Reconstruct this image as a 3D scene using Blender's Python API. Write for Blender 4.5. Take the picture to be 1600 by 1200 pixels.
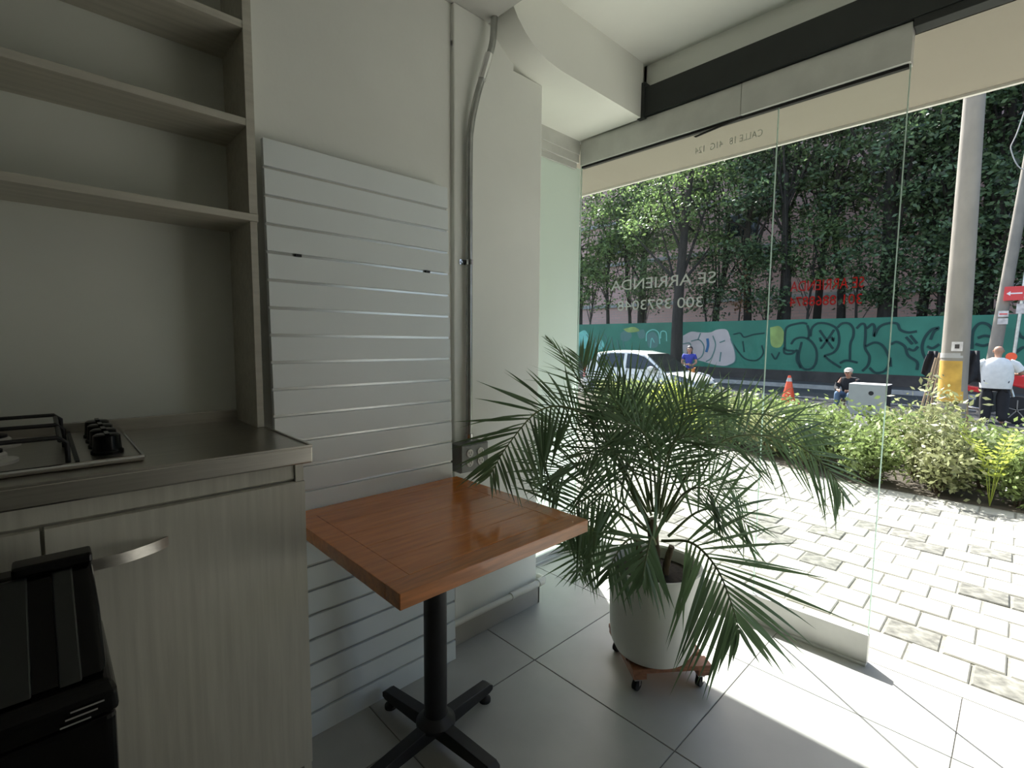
import bpy, bmesh, math, random
import numpy as np
from mathutils import Vector, Matrix, Euler
random.seed(7); rng = np.random.default_rng(11)
S = bpy.context.scene
for o in list(bpy.data.objects): bpy.data.objects.remove(o)
COL = S.collection

# ------------------------------------------------------------------ camera, world, sun, exposure
CAM = Vector((0, 0, 1.28)); FPX = 766.96
YAW, PIT, ROL = math.radians(46.12), math.radians(4.945), math.radians(0.495)
_f = Vector((math.cos(YAW)*math.cos(PIT), math.sin(YAW)*math.cos(PIT), -math.sin(PIT)))
_r = _f.cross(Vector((0, 0, 1))).normalized(); _u = _r.cross(_f)
RGT = _r*math.cos(ROL) + _u*math.sin(ROL); UPV = -_r*math.sin(ROL) + _u*math.cos(ROL); FWD = _f
cd = bpy.data.cameras.new('camera'); cam = bpy.data.objects.new('camera', cd); COL.objects.link(cam)
cd.sensor_width = 36; cd.lens = FPX/1600*36; cd.clip_start = .02; cd.clip_end = 300
cam.matrix_world = Matrix(((RGT.x, UPV.x, -FWD.x, CAM.x), (RGT.y, UPV.y, -FWD.y, CAM.y), (RGT.z, UPV.z, -FWD.z, CAM.z), (0, 0, 0, 1)))
S.camera = cam
SUN_AZ, SUN_EL = math.radians(54), math.radians(46.7)
W = bpy.data.worlds.new('world'); S.world = W; W.use_nodes = True
wn = W.node_tree; wn.nodes.clear()
sky = wn.nodes.new('ShaderNodeTexSky'); sky.sky_type = 'NISHITA'; sky.sun_disc = False
sky.sun_elevation = SUN_EL; sky.sun_rotation = math.radians(90) - SUN_AZ; sky.air_density = 1.0; sky.dust_density = 2.0
bg = wn.nodes.new('ShaderNodeBackground'); bg.inputs[1].default_value = .30
wo = wn.nodes.new('ShaderNodeOutputWorld')
wn.links.new(sky.outputs[0], bg.inputs[0]); wn.links.new(bg.outputs[0], wo.inputs[0])
sd = bpy.data.lights.new('sun', 'SUN'); sd.energy = 11.0; sd.angle = math.radians(.53); sd.color = (1, .975, .94)
sun = bpy.data.objects.new('sun', sd); COL.objects.link(sun)
SDIR = Vector((math.cos(SUN_AZ)*math.cos(SUN_EL), math.sin(SUN_AZ)*math.cos(SUN_EL), math.sin(SUN_EL)))
sun.rotation_euler = SDIR.to_track_quat('Z', 'Y').to_euler(); sun.location = (8, 8, 12)
S.view_settings.view_transform = 'Standard'; S.view_settings.look = 'None'
S.view_settings.exposure = .70; S.view_settings.gamma = 1; S.view_settings.use_curve_mapping = False
S.cycles.max_bounces = 14; S.cycles.diffuse_bounces = 8; S.cycles.glossy_bounces = 4; S.cycles.transparent_max_bounces = 24
S.cycles.sample_clamp_indirect = 6; S.cycles.use_denoising = True

def at(px, py, ax, val):                       # a pixel's ray met with an axis plane, for taking measurements
    d = RGT*((px-800)/FPX) + UPV*(-(py-600)/FPX) + FWD
    return CAM + d*((val-CAM[ax])/d[ax])
def atd(px, py, dep):
    return CAM + (RGT*((px-800)/FPX) + UPV*(-(py-600)/FPX) + FWD)*dep

# ------------------------------------------------------------------ materials
MATS = {}
def mat(name, col, rough=.5, metal=0, var=.0, scale=6, stretch=(1, 1, 1), bump=0, bscale=None, spec=.5, coat=0, transl=0, objvar=0, islvar=0, detail=4):
    if name in MATS: return MATS[name]
    m = bpy.data.materials.new(name); m.use_nodes = True; t = m.node_tree; n = t.nodes; L = t.links
    b = n['Principled BSDF']; out = n['Material Output']
    b.inputs['Roughness'].default_value = rough; b.inputs['Metallic'].default_value = metal
    b.inputs['Specular IOR Level'].default_value = spec; b.inputs['Coat Weight'].default_value = coat
    c3 = Vector(col[:3])
    b.inputs['Base Color'].default_value = (*c3, 1)
    src = None
    tc = n.new('ShaderNodeTexCoord'); mp = n.new('ShaderNodeMapping'); mp.inputs['Scale'].default_value = stretch
    L.new(tc.outputs['Object'], mp.inputs['Vector'])
    if var:
        nz = n.new('ShaderNodeTexNoise'); nz.inputs['Scale'].default_value = scale; nz.inputs['Detail'].default_value = detail
        L.new(mp.outputs[0], nz.inputs['Vector'])
        mr = n.new('ShaderNodeMapRange'); mr.inputs[1].default_value = .3; mr.inputs[2].default_value = .7
        mr.inputs[3].default_value = 1-var; mr.inputs[4].default_value = 1+var
        L.new(nz.outputs['Fac'], mr.inputs[0]); src = mr.outputs[0]
    def mul(a, o):
        if a is None: return o
        k = n.new('ShaderNodeMath'); k.operation = 'MULTIPLY'; L.new(a, k.inputs[0]); L.new(o, k.inputs[1]); return k.outputs[0]
    if objvar:
        oi = n.new('ShaderNodeObjectInfo'); mr = n.new('ShaderNodeMapRange'); mr.inputs[3].default_value = 1-objvar; mr.inputs[4].default_value = 1+objvar
        L.new(oi.outputs['Random'], mr.inputs[0]); src = mul(src, mr.outputs[0])
    if islvar:
        ge = n.new('ShaderNodeNewGeometry'); mr = n.new('ShaderNodeMapRange'); mr.inputs[3].default_value = 1-islvar; mr.inputs[4].default_value = 1+islvar
        L.new(ge.outputs['Random Per Island'], mr.inputs[0]); src = mul(src, mr.outputs[0])
    csock = None
    if src is not None:
        vm = n.new('ShaderNodeVectorMath'); vm.operation = 'SCALE'; vm.inputs[0].default_value = c3
        L.new(src, vm.inputs['Scale']); csock = vm.outputs[0]; L.new(csock, b.inputs['Base Color'])
    if bump:
        nb = n.new('ShaderNodeTexNoise'); nb.inputs['Scale'].default_value = bscale or scale*4; nb.inputs['Detail'].default_value = 5
        L.new(mp.outputs[0], nb.inputs['Vector']); bp = n.new('ShaderNodeBump'); bp.inputs['Strength'].default_value = bump; bp.inputs['Distance'].default_value = .01
        L.new(nb.outputs['Fac'], bp.inputs['Height']); L.new(bp.outputs[0], b.inputs['Normal'])
    if transl:
        tr = n.new('ShaderNodeBsdfTranslucent'); tr.inputs[0].default_value = (*c3, 1)
        if csock is not None: L.new(csock, tr.inputs[0])
        mx = n.new('ShaderNodeMixShader'); mx.inputs[0].default_value = transl
        L.new(b.outputs[0], mx.inputs[1]); L.new(tr.outputs[0], mx.inputs[2]); L.new(mx.outputs[0], out.inputs[0])
    MATS[name] = m; return m

def glass_mat(name, tint, refl, rough=.0):     # thin sheet glass: passes light straight through, mirrors a little at its face
    m = bpy.data.materials.new(name); m.use_nodes = True; t = m.node_tree; n = t.nodes; n.clear()
    o = n.new('ShaderNodeOutputMaterial'); tr = n.new('ShaderNodeBsdfTransparent'); tr.inputs[0].default_value = (*tint, 1)
    g = n.new('ShaderNodeBsdfGlossy'); g.inputs['Roughness'].default_value = rough
    lw = n.new('ShaderNodeLayerWeight'); lw.inputs[0].default_value = .25
    mr = n.new('ShaderNodeMapRange'); mr.inputs[3].default_value = refl; mr.inputs[4].default_value = .35
    mx = n.new('ShaderNodeMixShader'); t.links.new(lw.outputs['Facing'], mr.inputs[0]); t.links.new(mr.outputs[0], mx.inputs[0])
    pw = n.new('ShaderNodeMath'); pw.operation = 'POWER'; pw.inputs[1].default_value = 3.0
    t.links.new(lw.outputs['Facing'], pw.inputs[0]); t.links.new(pw.outputs[0], mr.inputs[0])
    t.links.new(tr.outputs[0], mx.inputs[1]); t.links.new(g.outputs[0], mx.inputs[2]); t.links.new(mx.outputs[0], o.inputs[0])
    MATS[name] = m; return m

M_wall = mat('white wall paint', (.82, .83, .79), .75, var=.03, scale=3, bump=.04, bscale=60)
M_wallg = mat('grey wall paint', (.34, .34, .32), .8, var=.03, scale=3)
M_ceil = mat('ceiling paint', (.84, .845, .80), .8, var=.02, scale=3)
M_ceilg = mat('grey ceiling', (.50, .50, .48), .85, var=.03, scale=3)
M_tile = mat('grey porcelain tile', (.40, .40, .37), .42, var=.10, scale=3.5, bump=.02, bscale=80, objvar=.04)
M_grout = mat('floor grout', (.16, .155, .14), .9, var=.1, scale=30)
M_skirt = mat('skirting tile', (.40, .385, .35), .5, var=.08, scale=8)
M_lam = mat('pale ash laminate', (.58, .57, .505), .55, var=.10, scale=9, stretch=(7, 7, .35), bump=.03, bscale=30)
M_lamd = mat('shelf laminate', (.50, .48, .415), .55, var=.10, scale=9, stretch=(.35, 7, 7))
M_recess = mat('kitchen back wall paint', (.76, .78, .72), .7, var=.03, scale=4)
M_steel = mat('brushed steel', (.50, .48, .44), .30, metal=1, var=.08, scale=30, stretch=(.2, 6, 6))
M_galv = mat('galvanised steel', (.42, .43, .42), .35, metal=1, var=.15, scale=20)
M_alu = mat('brushed aluminium', (.60, .60, .575), .45, metal=.25, var=.06, scale=12)
M_alu2 = mat('groove aluminium', (.55, .55, .53), .30, metal=1, var=.05)
M_slat = mat('white slatwall board', (.79, .84, .85), .45, var=.02, scale=3, objvar=.015)
M_black = mat('black powder coat', (.012, .012, .013), .45, var=.2, scale=60)
M_dark = mat('near black steel', (.017, .021, .021), .6, var=.15, scale=8)
M_glossblack = mat('glossy black plastic', (.003, .003, .003), .2, spec=.25)
M_smoke = mat('smoked plastic panel', (.014, .017, .016), .3, var=.1)
M_rubber = mat('black rubber', (.012, .012, .012), .7)
M_wood = mat('orange varnished wood', (.56, .175, .024), .22, var=.16, scale=7, stretch=(1, 9, 9), coat=.5, objvar=.05, spec=.5)
M_wood2 = mat('varnished wood edge', (.54, .20, .055), .3, var=.25, scale=8, stretch=(1, 9, 9), coat=.35, objvar=.06)
M_dolly = mat('red brown dolly wood', (.27, .115, .060), .5, var=.3, scale=10, stretch=(1, 8, 8), objvar=.15)
M_pot = mat('white matte pot', (.84, .835, .765), .5, var=.03, scale=4)
M_soil = mat('potting soil', (.030, .022, .015), .95, var=.5, scale=40, bump=.6, bscale=60)
M_leaf = mat('palm leaf', (.135, .215, .11), .36, transl=.36, objvar=.30, var=.12, scale=5)
M_leafj = mat('palm leaf back', (.14, .225, .11), .36, transl=.38, islvar=.30)
M_rachis = mat('palm stem', (.12, .16, .055), .5, var=.2, scale=12)
M_stem = mat('palm trunk', (.12, .085, .05), .85, var=.35, scale=25, bump=.6, bscale=40)
M_pvc = mat('white pvc pipe', (.66, .65, .58), .45, var=.05)
M_box = mat('grey outlet box', (.17, .175, .17), .45, metal=.3, var=.05)
M_recept = mat('receptacle plastic', (.62, .62, .58), .4)
M_paver = mat('pale concrete paver', (.315, .31, .262), .85, var=.14, scale=5, bump=.25, bscale=25, objvar=.10)
M_paverd = mat('weathered concrete paver', (.14, .14, .118), .9, var=.55, scale=22, bump=.3, bscale=25, objvar=.12)
M_joint = mat('paver joint sand', (.20, .195, .16), .95, var=.2, scale=40)
M_earth = mat('planting bed soil', (.055, .045, .03), .95, var=.4, scale=8)
M_asph = mat('asphalt', (.036, .036, .035), .85, var=.3, scale=1.2, bump=.2, bscale=40)
M_conc = mat('concrete', (.40, .385, .35), .85, var=.15, scale=3, bump=.15, bscale=20)
M_kerb = mat('kerb concrete', (.34, .33, .30), .9, var=.15, scale=5)
M_pole = mat('concrete pole', (.22, .20, .162), .8, var=.14, scale=4, stretch=(1, 1, .5), bump=.15, bscale=30)
M_poleyel = mat('yellow painted band', (.50, .30, .05), .75, var=.22, scale=6, bump=.1)
M_green = mat('green wall paint', (.040, .18, .115), .75, var=.16, scale=1.1, bump=.1, bscale=12)
M_wbase = mat('dark wall foot', (.055, .047, .04), .9, var=.25, scale=2)
M_gdark = mat('dark spray paint', (.012, .045, .038), .8)
M_gpale = mat('pale spray paint', (.52, .44, .40), .8, var=.08, scale=2)
M_ggrey = mat('grey spray paint', (.10, .20, .17), .8)
M_gmint = mat('mint spray paint', (.20, .52, .42), .8, var=.2, scale=2)
M_gyel = mat('yellow spray paint', (.26, .34, .10), .85, var=.3, scale=2)
M_gblue = mat('blue spray paint', (.04, .13, .26), .8)
M_bark = mat('tree bark', (.030, .025, .020), .95, var=.4, scale=4, stretch=(3, 3, .6), bump=.6, bscale=12)
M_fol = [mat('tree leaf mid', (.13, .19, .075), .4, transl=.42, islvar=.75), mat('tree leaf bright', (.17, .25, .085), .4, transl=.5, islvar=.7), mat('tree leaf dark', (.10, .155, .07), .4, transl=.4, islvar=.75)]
M_dry = mat('dry brown leaf', (.25, .13, .06), .7, transl=.3, islvar=.4)
M_hedge = [mat('hedge leaf green', (.19, .25, .085), .38, transl=.4, islvar=.5), mat('hedge leaf lime', (.36, .42, .08), .4, transl=.5, islvar=.35), mat('hedge leaf pale', (.27, .29, .14), .35, transl=.35, islvar=.5)]
M_twig = mat('shrub twig', (.10, .07, .045), .9, var=.3)
M_soffit = mat('beige soffit', (.31, .288, .238), .8, var=.02, scale=3)
M_white = mat('white lip', (.80, .79, .74), .6)
M_carp = mat('white car paint', (.76, .755, .70), .25, coat=.8)
M_carg = mat('dark car glass', (.012, .015, .016), .08, spec=.6)
M_chrome = mat('chrome', (.7, .7, .7), .12, metal=1)
M_lens = mat('headlamp lens', (.16, .18, .21), .1, coat=1, var=.4, scale=14)
M_tyre = mat('tyre', (.02, .02, .02), .8)
M_rim = mat('wheel rim', (.30, .31, .32), .35, metal=.8)
M_orange = mat('orange cone plastic', (.85, .10, .03), .45, var=.06)
M_red = mat('red bodywork', (.55, .02, .03), .25, coat=.7)
M_redsign = mat('red sign paint', (.62, .045, .045), .5)
M_signw = mat('white sign paint', (.75, .73, .70), .5)
M_paper = mat('pasted paper', (.55, .52, .48), .8, var=.25, scale=12)
M_skin = mat('skin', (.34, .185, .12), .55, var=.05)
M_hair = mat('dark hair', (.012, .009, .008), .5)
M_shirt = mat('light grey cotton', (.66, .65, .60), .85, var=.06, scale=12, bump=.2, bscale=9)
M_blk = mat('black cloth', (.014, .014, .016), .9, var=.2, scale=10)
M_blue = mat('royal blue cloth', (.025, .035, .26), .8, var=.1)
M_ochre = mat('orange ochre cloth', (.58, .22, .05), .8, var=.1)
M_jean = mat('blue jeans', (.11, .17, .25), .85, var=.15, scale=12)
M_cap = mat('beige cap', (.52, .45, .38), .8)
M_hairg = mat('short grey hair', (.24, .15, .11), .7)
M_shoe = mat('dark shoe', (.02, .018, .016), .6)
M_stick = mat('bare timber', (.27, .19, .11), .8, var=.2, scale=10)
M_metalbox = mat('grey sheet metal', (.36, .37, .33), .5, var=.05)
M_vinylw = mat('white vinyl lettering', (.86, .87, .85), .6, transl=.3)
M_vinylr = mat('red vinyl lettering', (.80, .045, .045), .6, transl=.35)
M_vinylg = mat('grey vinyl lettering', (.60, .585, .52), .6)
M_gedge = mat('ground glass edge', (.66, .76, .70), .35, transl=.5)
M_glass = glass_mat('clear sheet glass', (.972, .985, .978), .02)
def frosted():
    m = bpy.data.materials.new('frosted film glass'); m.use_nodes = True; t = m.node_tree; n = t.nodes; n.clear()
    o = n.new('ShaderNodeOutputMaterial'); a = n.new('ShaderNodeBsdfTranslucent'); a.inputs[0].default_value = (.80, .87, .83, 1)
    b = n.new('ShaderNodeBsdfDiffuse'); b.inputs[0].default_value = (.70, .77, .73, 1); mx = n.new('ShaderNodeMixShader'); mx.inputs[0].default_value = .45
    t.links.new(a.outputs[0], mx.inputs[1]); t.links.new(b.outputs[0], mx.inputs[2]); t.links.new(mx.outputs[0], o.inputs[0]); return m
M_frost = frosted()
def brick_mat():
    m = bpy.data.materials.new('pink brick facade'); m.use_nodes = True; t = m.node_tree; n = t.nodes; b = n['Principled BSDF']
    tc = n.new('ShaderNodeTexCoord'); mp = n.new('ShaderNodeMapping'); mp.inputs['Rotation'].default_value = (math.radians(90), 0, math.radians(90))
    br = n.new('ShaderNodeTexBrick'); br.inputs['Color1'].default_value = (.70, .43, .36, 1); br.inputs['Color2'].default_value = (.64, .39, .32, 1); br.inputs['Mortar'].default_value = (.55, .40, .34, 1)
    br.inputs['Scale'].default_value = 1; br.inputs['Brick Width'].default_value = .6; br.inputs['Row Height'].default_value = .2; br.inputs['Mortar Size'].default_value = .02
    sp = n.new('ShaderNodeSeparateXYZ'); cb = n.new('ShaderNodeCombineXYZ')
    t.links.new(tc.outputs['Object'], sp.inputs[0]); t.links.new(sp.outputs[1], cb.inputs[0]); t.links.new(sp.outputs[2], cb.inputs[1])
    t.links.new(cb.outputs[0], br.inputs['Vector']); t.links.new(br.outputs['Color'], b.inputs['Base Color']); b.inputs['Roughness'].default_value = .9
    return m
M_brick = brick_mat()

# ------------------------------------------------------------------ mesh helpers
ORG = {}
def finish(o, parent=None, label=None, cat=None, group=None, kind=None):
    COL.objects.link(o)
    if parent is not None:
        o.parent = parent; ORG[o.name] = ORG[parent.name]
    elif o.name not in ORG: ORG[o.name] = Vector((0, 0, 0))
    if label: o['label'] = label
    if cat: o['category'] = cat
    if group: o['group'] = group
    if kind: o['kind'] = kind
    return o
def thing(name, label, cat, loc=(0, 0, 0), rotz=0, group=None, local=False, kind=None):
    o = bpy.data.objects.new(name, None); o.empty_display_size = .1
    o.location = loc; o.rotation_euler = (0, 0, rotz)
    ORG[o.name] = Vector((0, 0, 0)) if local else Vector(loc)
    return finish(o, None, label, cat, group, kind)
class MB:
    def __init__(s): s.v = []; s.f = []
    def add(s, vs, fs):
        k = len(s.v); s.v += [tuple(v) for v in vs]; s.f += [tuple(i+k for i in f) for f in fs]; return s
    def box(s, x0, x1, y0, y1, z0, z1):
        return s.add([(x0, y0, z0), (x1, y0, z0), (x1, y1, z0), (x0, y1, z0), (x0, y0, z1), (x1, y0, z1), (x1, y1, z1), (x0, y1, z1)],
                     [(0, 3, 2, 1), (4, 5, 6, 7), (0, 1, 5, 4), (1, 2, 6, 5), (2, 3, 7, 6), (3, 0, 4, 7)])
    def obox(s, c, size, M):
        h = Vector(size)/2; vs = []
        for z in (-1, 1):
            for x, y in ((-1, -1), (1, -1), (1, 1), (-1, 1)): vs.append(Vector(c) + M @ Vector((x*h.x, y*h.y, z*h.z)))
        return s.add(vs, [(0, 3, 2, 1), (4, 5, 6, 7), (0, 1, 5, 4), (1, 2, 6, 5), (2, 3, 7, 6), (3, 0, 4, 7)])
    def beam(s, a, b, w, h, up=(0, 0, 1)):
        a = Vector(a); b = Vector(b); d = (b-a); L = d.length; d.normalize(); sd_ = d.cross(Vector(up)).normalized(); u = sd_.cross(d)
        M = Matrix((d, sd_, u)).transposed(); return s.obox((a+b)/2, (L, w, h), M)
    def tube(s, pts, r, n=10, cap=True):
        pts = [Vector(p) for p in pts]; rs = r if isinstance(r, (list, tuple)) else [r]*len(pts); k = len(s.v); ref = None
        for i, p in enumerate(pts):
            t = (pts[min(i+1, len(pts)-1)] - pts[max(i-1, 0)]).normalized()
            if ref is None: ref = Vector((0, 0, 1)) if abs(t.z) < .9 else Vector((1, 0, 0))
            a = t.cross(ref).normalized(); b = a.cross(t); ref = b
            for j in range(n):
                an = 2*math.pi*j/n; s.v.append(tuple(p + (a*math.cos(an)+b*math.sin(an))*rs[i]))
        for i in range(len(pts)-1):
            for j in range(n): s.f.append((k+i*n+j, k+i*n+(j+1) % n, k+(i+1)*n+(j+1) % n, k+(i+1)*n+j))
        if cap:
            s.f.append(tuple(k+j for j in range(n))[::-1]); s.f.append(tuple(k+(len(pts)-1)*n+j for j in range(n)))
        return s
    def lathe(s, c, prof, n=40, axis='z'):
        k = len(s.v); c = Vector(c)
        for r, h in prof:
            for j in range(n):
                a = 2*math.pi*j/n; x, y = r*math.cos(a), r*math.sin(a)
                s.v.append(tuple(c + (Vector((x, y, h)) if axis == 'z' else Vector((h, x, y)) if axis == 'x' else Vector((y, h, x)))))
        for i in range(len(prof)-1):
            for j in range(n): s.f.append((k+i*n+j, k+i*n+(j+1) % n, k+(i+1)*n+(j+1) % n, k+(i+1)*n+j))
        s.f.append(tuple(k+j for j in range(n))[::-1]); s.f.append(tuple(k+(len(prof)-1)*n+j for j in range(n))); return s
    def prism(s, poly, depth):                   # polygon (list of 3d points) pushed along a vector
        n = len(poly); d = Vector(depth); a = [Vector(p) for p in poly]
        return s.add(a+[p+d for p in a], [tuple(range(n))[::-1], tuple(range(n, 2*n))] + [(i, (i+1) % n, n+(i+1) % n, n+i) for i in range(n)])
    def build(s, name, m, parent=None, bevel=0, smooth=False, seg=2, **kw):
        me = bpy.data.meshes.new(name); o = bpy.data.objects.new(name, me)
        og = ORG[parent.name] if parent is not None else Vector(kw.pop('origin', (0, 0, 0)))
        me.from_pydata([(v[0]-og[0], v[1]-og[1], v[2]-og[2]) for v in s.v], [], s.f)
        bm = bmesh.new(); bm.from_mesh(me); bmesh.ops.recalc_face_normals(bm, faces=bm.faces); bm.to_mesh(me); bm.free()
        me.materials.append(m)
        if smooth:
            me.polygons.foreach_set('use_smooth', [True]*len(me.polygons))
            bm = bmesh.new(); bm.from_mesh(me)
            for e in bm.edges:
                if len(e.link_faces) == 2 and e.calc_face_angle(0) > .7: e.smooth = False
            bm.to_mesh(me); bm.free()
        if bevel:
            bv = o.modifiers.new('bevel', 'BEVEL'); bv.width = bevel; bv.segments = seg; bv.limit_method = 'ANGLE'; bv.angle_limit = .6
        if parent is None: o.location = og; ORG[o.name] = og
        return finish(o, parent, **kw)
def bx(*a): return MB().box(*a)
def struct(name, mb, m, label, cat, bevel=0, parent=None, smooth=False):
    return mb.build(name, m, parent, bevel, smooth, label=label, cat=None if parent else cat, kind=None if parent else 'structure')
def spline(pts, n):
    P = [Vector(p) for p in pts]; P = [P[0]*2-P[1]] + P + [P[-1]*2-P[-2]]; out = []
    m = len(P)-3
    for i in range(n+1):
        u = i/n*m; k = min(int(u), m-1); t = u-k; a, b, c, d = P[k:k+4]
        out.append(.5*((2*b) + (c-a)*t + (2*a-5*b+4*c-d)*t*t + (3*b-a-3*c+d)*t**3))
    return out
def quads(name, V, m, parent=None, **kw):        # numpy (n,4,3) loose quads -> one mesh
    n = len(V); me = bpy.data.meshes.new(name)
    og = np.array(ORG[parent.name]) if parent is not None else np.zeros(3)
    me.vertices.add(n*4); me.vertices.foreach_set('co', (V.reshape(-1, 3)-og).ravel())
    me.loops.add(n*4); me.loops.foreach_set('vertex_index', np.arange(n*4)); me.polygons.add(n)
    me.polygons.foreach_set('loop_start', np.arange(0, n*4, 4)); me.polygons.foreach_set('loop_total', np.full(n, 4))
    me.update(calc_edges=True); me.materials.append(m); o = bpy.data.objects.new(name, me)
    return finish(o, parent, **kw)
def leafquads(C, size, flat=.5, asp=.5):         # rhombic leaves around the centres C
    n = len(C); d = rng.normal(size=(n, 3)); d[:, 2] *= flat; d /= np.linalg.norm(d, axis=1)[:, None]
    w = np.cross(d, rng.normal(size=(n, 3))); w /= np.linalg.norm(w, axis=1)[:, None]
    nrm = np.cross(d, w); sz = (size*rng.uniform(.6, 1.35, n))[:, None]
    a = C - d*sz*.5; b = C + d*sz*.5; mid = C + d*sz*.08 + nrm*sz*.12
    return np.stack([a, mid + w*sz*asp*.5 - nrm*sz*.12, b, mid - w*sz*asp*.5 - nrm*sz*.12], 1)
def instance(me, name, parent, M=None, m=None):
    o = bpy.data.objects.new(name, me)
    if M is not None: o.matrix_local = M
    return finish(o, parent)

# ------------------------------------------------------------------ room shell
T = .607
fl = struct('floor', bx(-3.2, 2.36, -3.2, 1.9, -.06, -.003), M_grout, 'grey porcelain tile floor of the shop with thin dark joints', 'floor')
tb = bpy.data.meshes.new('tile'); bm = bmesh.new(); bmesh.ops.create_cube(bm, size=1); h = T-.0035
for v in bm.verts: v.co = Vector((v.co.x*h, v.co.y*h, v.co.z*.012-.006))
bmesh.ops.bevel(bm, geom=[e for e in bm.edges if all(v.co.z > -.001 for v in e.verts)], offset=.0012, segments=1, affect='EDGES'); bm.to_mesh(tb); bm.free(); tb.materials.append(M_tile)
for i in range(-8, 2):
    for j in range(-8, 2):
        x, y = 1.375+T*(i+.5), 1.284+T*(j+.5)
        if x > 2.0 or x < -3 or y < -3 or (y > 1.3 and x < 1.6 and False): continue
        instance(tb, 'tile', fl, Matrix.Translation((x, y, 0)))
for j in range(-8, 2):                            # cut tiles by the shop front
    MB().box(1.375+T+.0018, 2.358, 1.284+T*j+.0018, 1.284+T*(j+1)-.0018, -.012, 0).build('tile', M_tile, fl)
struct('wall_left', bx(.476, 1.22, 1.603, 2.6, 0, 2.8), M_wall, 'white plaster wall behind the leaning slatted board', 'wall')
struct('wall_pier', MB().box(1.2, 1.70, 1.585, 2.6, 0, 2.43).box(1.2, 1.52, 1.5852, 2.6, 2.40, 2.561), M_wall, 'white pier beside the shop window carrying the conduit', 'wall', bevel=.006)
struct('wall_kitchen', bx(-3.2, .476, 1.775, 2.6, 0, 2.8), M_recess, 'pale back wall of the kitchen recess', 'wall')
struct('wall_back', bx(-3.3, -3.0, -3.2, 2.0, 0, 2.8), M_wallg, 'grey wall behind the viewer', 'wall')
struct('wall_right', bx(-3.2, 2.5, -3.3, -3.0, 0, 2.8), M_wallg, 'grey side wall of the shop out of view', 'wall')
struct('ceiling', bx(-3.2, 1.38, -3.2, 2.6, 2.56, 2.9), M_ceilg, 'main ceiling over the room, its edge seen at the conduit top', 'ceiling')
struct('ceiling_front', bx(1.38, 2.5, -3.2, 2.6, 2.75, 2.9), M_ceil, 'raised white ceiling strip along the shop front', 'ceiling')
struct('ceiling_beam', MB().prism([(1.66, 1.445, 2.43), (2.30, 1.445, 2.43), (2.30, 1.445, 2.76), (1.38, 1.445, 2.76), (1.38, 1.445, 2.562), (1.405, 1.445, 2.53), (1.445, 1.445, 2.495), (1.50, 1.445, 2.462), (1.57, 1.445, 2.44)], (0, 1.155, 0)), M_ceil, 'white boxed beam above the pier and the frosted side glass', 'beam', smooth=True)
struct('wall_front', MB().box(2.335, 2.5, -3.2, 1.46, 2.50, 2.76).box(2.335, 2.5, 1.445, 1.9, 2.44, 2.76), M_wall, 'white wall strip above the black beam over the shop front', 'wall')
struct('wall_front_end', bx(2.33, 2.5, -3.2, -1.7, 0, 2.51), M_wall, 'white front wall beyond the open doorway', 'wall')
bb = MB().box(2.295, 2.338, -3.0, 1.452, 2.435, 2.575)
bb.box(2.288, 2.338, 1.425, 1.466, 2.425, 2.60).box(2.30, 2.36, -1.7, .35, 2.405, 2.435)
struct('trim_1', bb, M_dark, 'black steel beam along the top of the shop front', 'beam', bevel=.002)
# skirting and pipe
struct('baseboard_left', MB().box(1.14, 1.712, 1.572, 1.586, 0, .098).box(1.70, 1.712, 1.572, 1.85, 0, .098), M_skirt, 'grey tile skirting at the foot of the pier', 'baseboard', bevel=.002)
pv = thing('pvc_pipe', 'white plastic pipe lying along the top of the grey skirting', 'pipe', (1.15, 1.556, .098))
MB().tube([(1.10, 1.556, .113), (1.30, 1.556, .113), (1.5, 1.556, .113)], .013, 14).build('pipe', M_pvc, pv, smooth=True)
MB().tube([(1.5, 1.556, .114), (1.70, 1.556, .114)], .0165, 14).build('sleeve', M_pvc, pv, smooth=True)
MB().tube([(1.68, 1.556, .115), (1.712, 1.557, .115), (1.724, 1.566, .115), (1.726, 1.60, .115)], .019, 14).build('elbow', M_pvc, pv, smooth=True)
MB().tube([(1.165, 1.540, .113), (1.165, 1.572, .113)], .006, 8).build('clip', M_pvc, pv)

# ------------------------------------------------------------------ shop front
GX = 2.335
hd = MB().box(2.312, 2.362, .95, 1.852, 2.295, 2.432)
struct('trim_2', hd, M_alu, 'aluminium header profile above the left glass pane', 'trim', bevel=.002)
struct('trim_3', bx(2.310, 2.364, .353, .948, 2.295, 2.432), M_alu, 'aluminium header profile above the right glass pane', 'trim', bevel=.002)
struct('trim_4', MB().box(2.325, 2.345, .36, 1.85, 2.283, 2.296).add([(2.32, .95, 2.284), (2.32, 1.16, 2.262), (2.32, 1.17, 2.268), (2.32, .95, 2.294), (2.326, .95, 2.284), (2.326, 1.16, 2.262), (2.326, 1.17, 2.268), (2.326, .95, 2.294)],
       [(0, 1, 2, 3), (4, 7, 6, 5), (0, 4, 5, 1), (1, 5, 6, 2), (2, 6, 7, 3), (3, 7, 4, 0)]), M_rubber, 'black rubber gasket hanging loose under the header', 'trim')
struct('trim_5', MB().box(1.70, 2.312, 1.853, 1.90, 2.355, 2.432).box(1.70, 2.312, 1.858, 1.895, 2.31, 2.356).box(1.70, 2.30, 1.866, 1.89, 2.275, 2.311), M_alu, 'aluminium header over the frosted side glass', 'trim', bevel=.002)
struct('trim_6', MB().box(1.70, 2.36, 1.862, 1.895, 0, .045).box(1.70, 2.36, 1.852, 1.862, 0, .012), M_alu, 'aluminium bottom rail of the frosted side glass', 'trim', bevel=.002)
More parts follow.
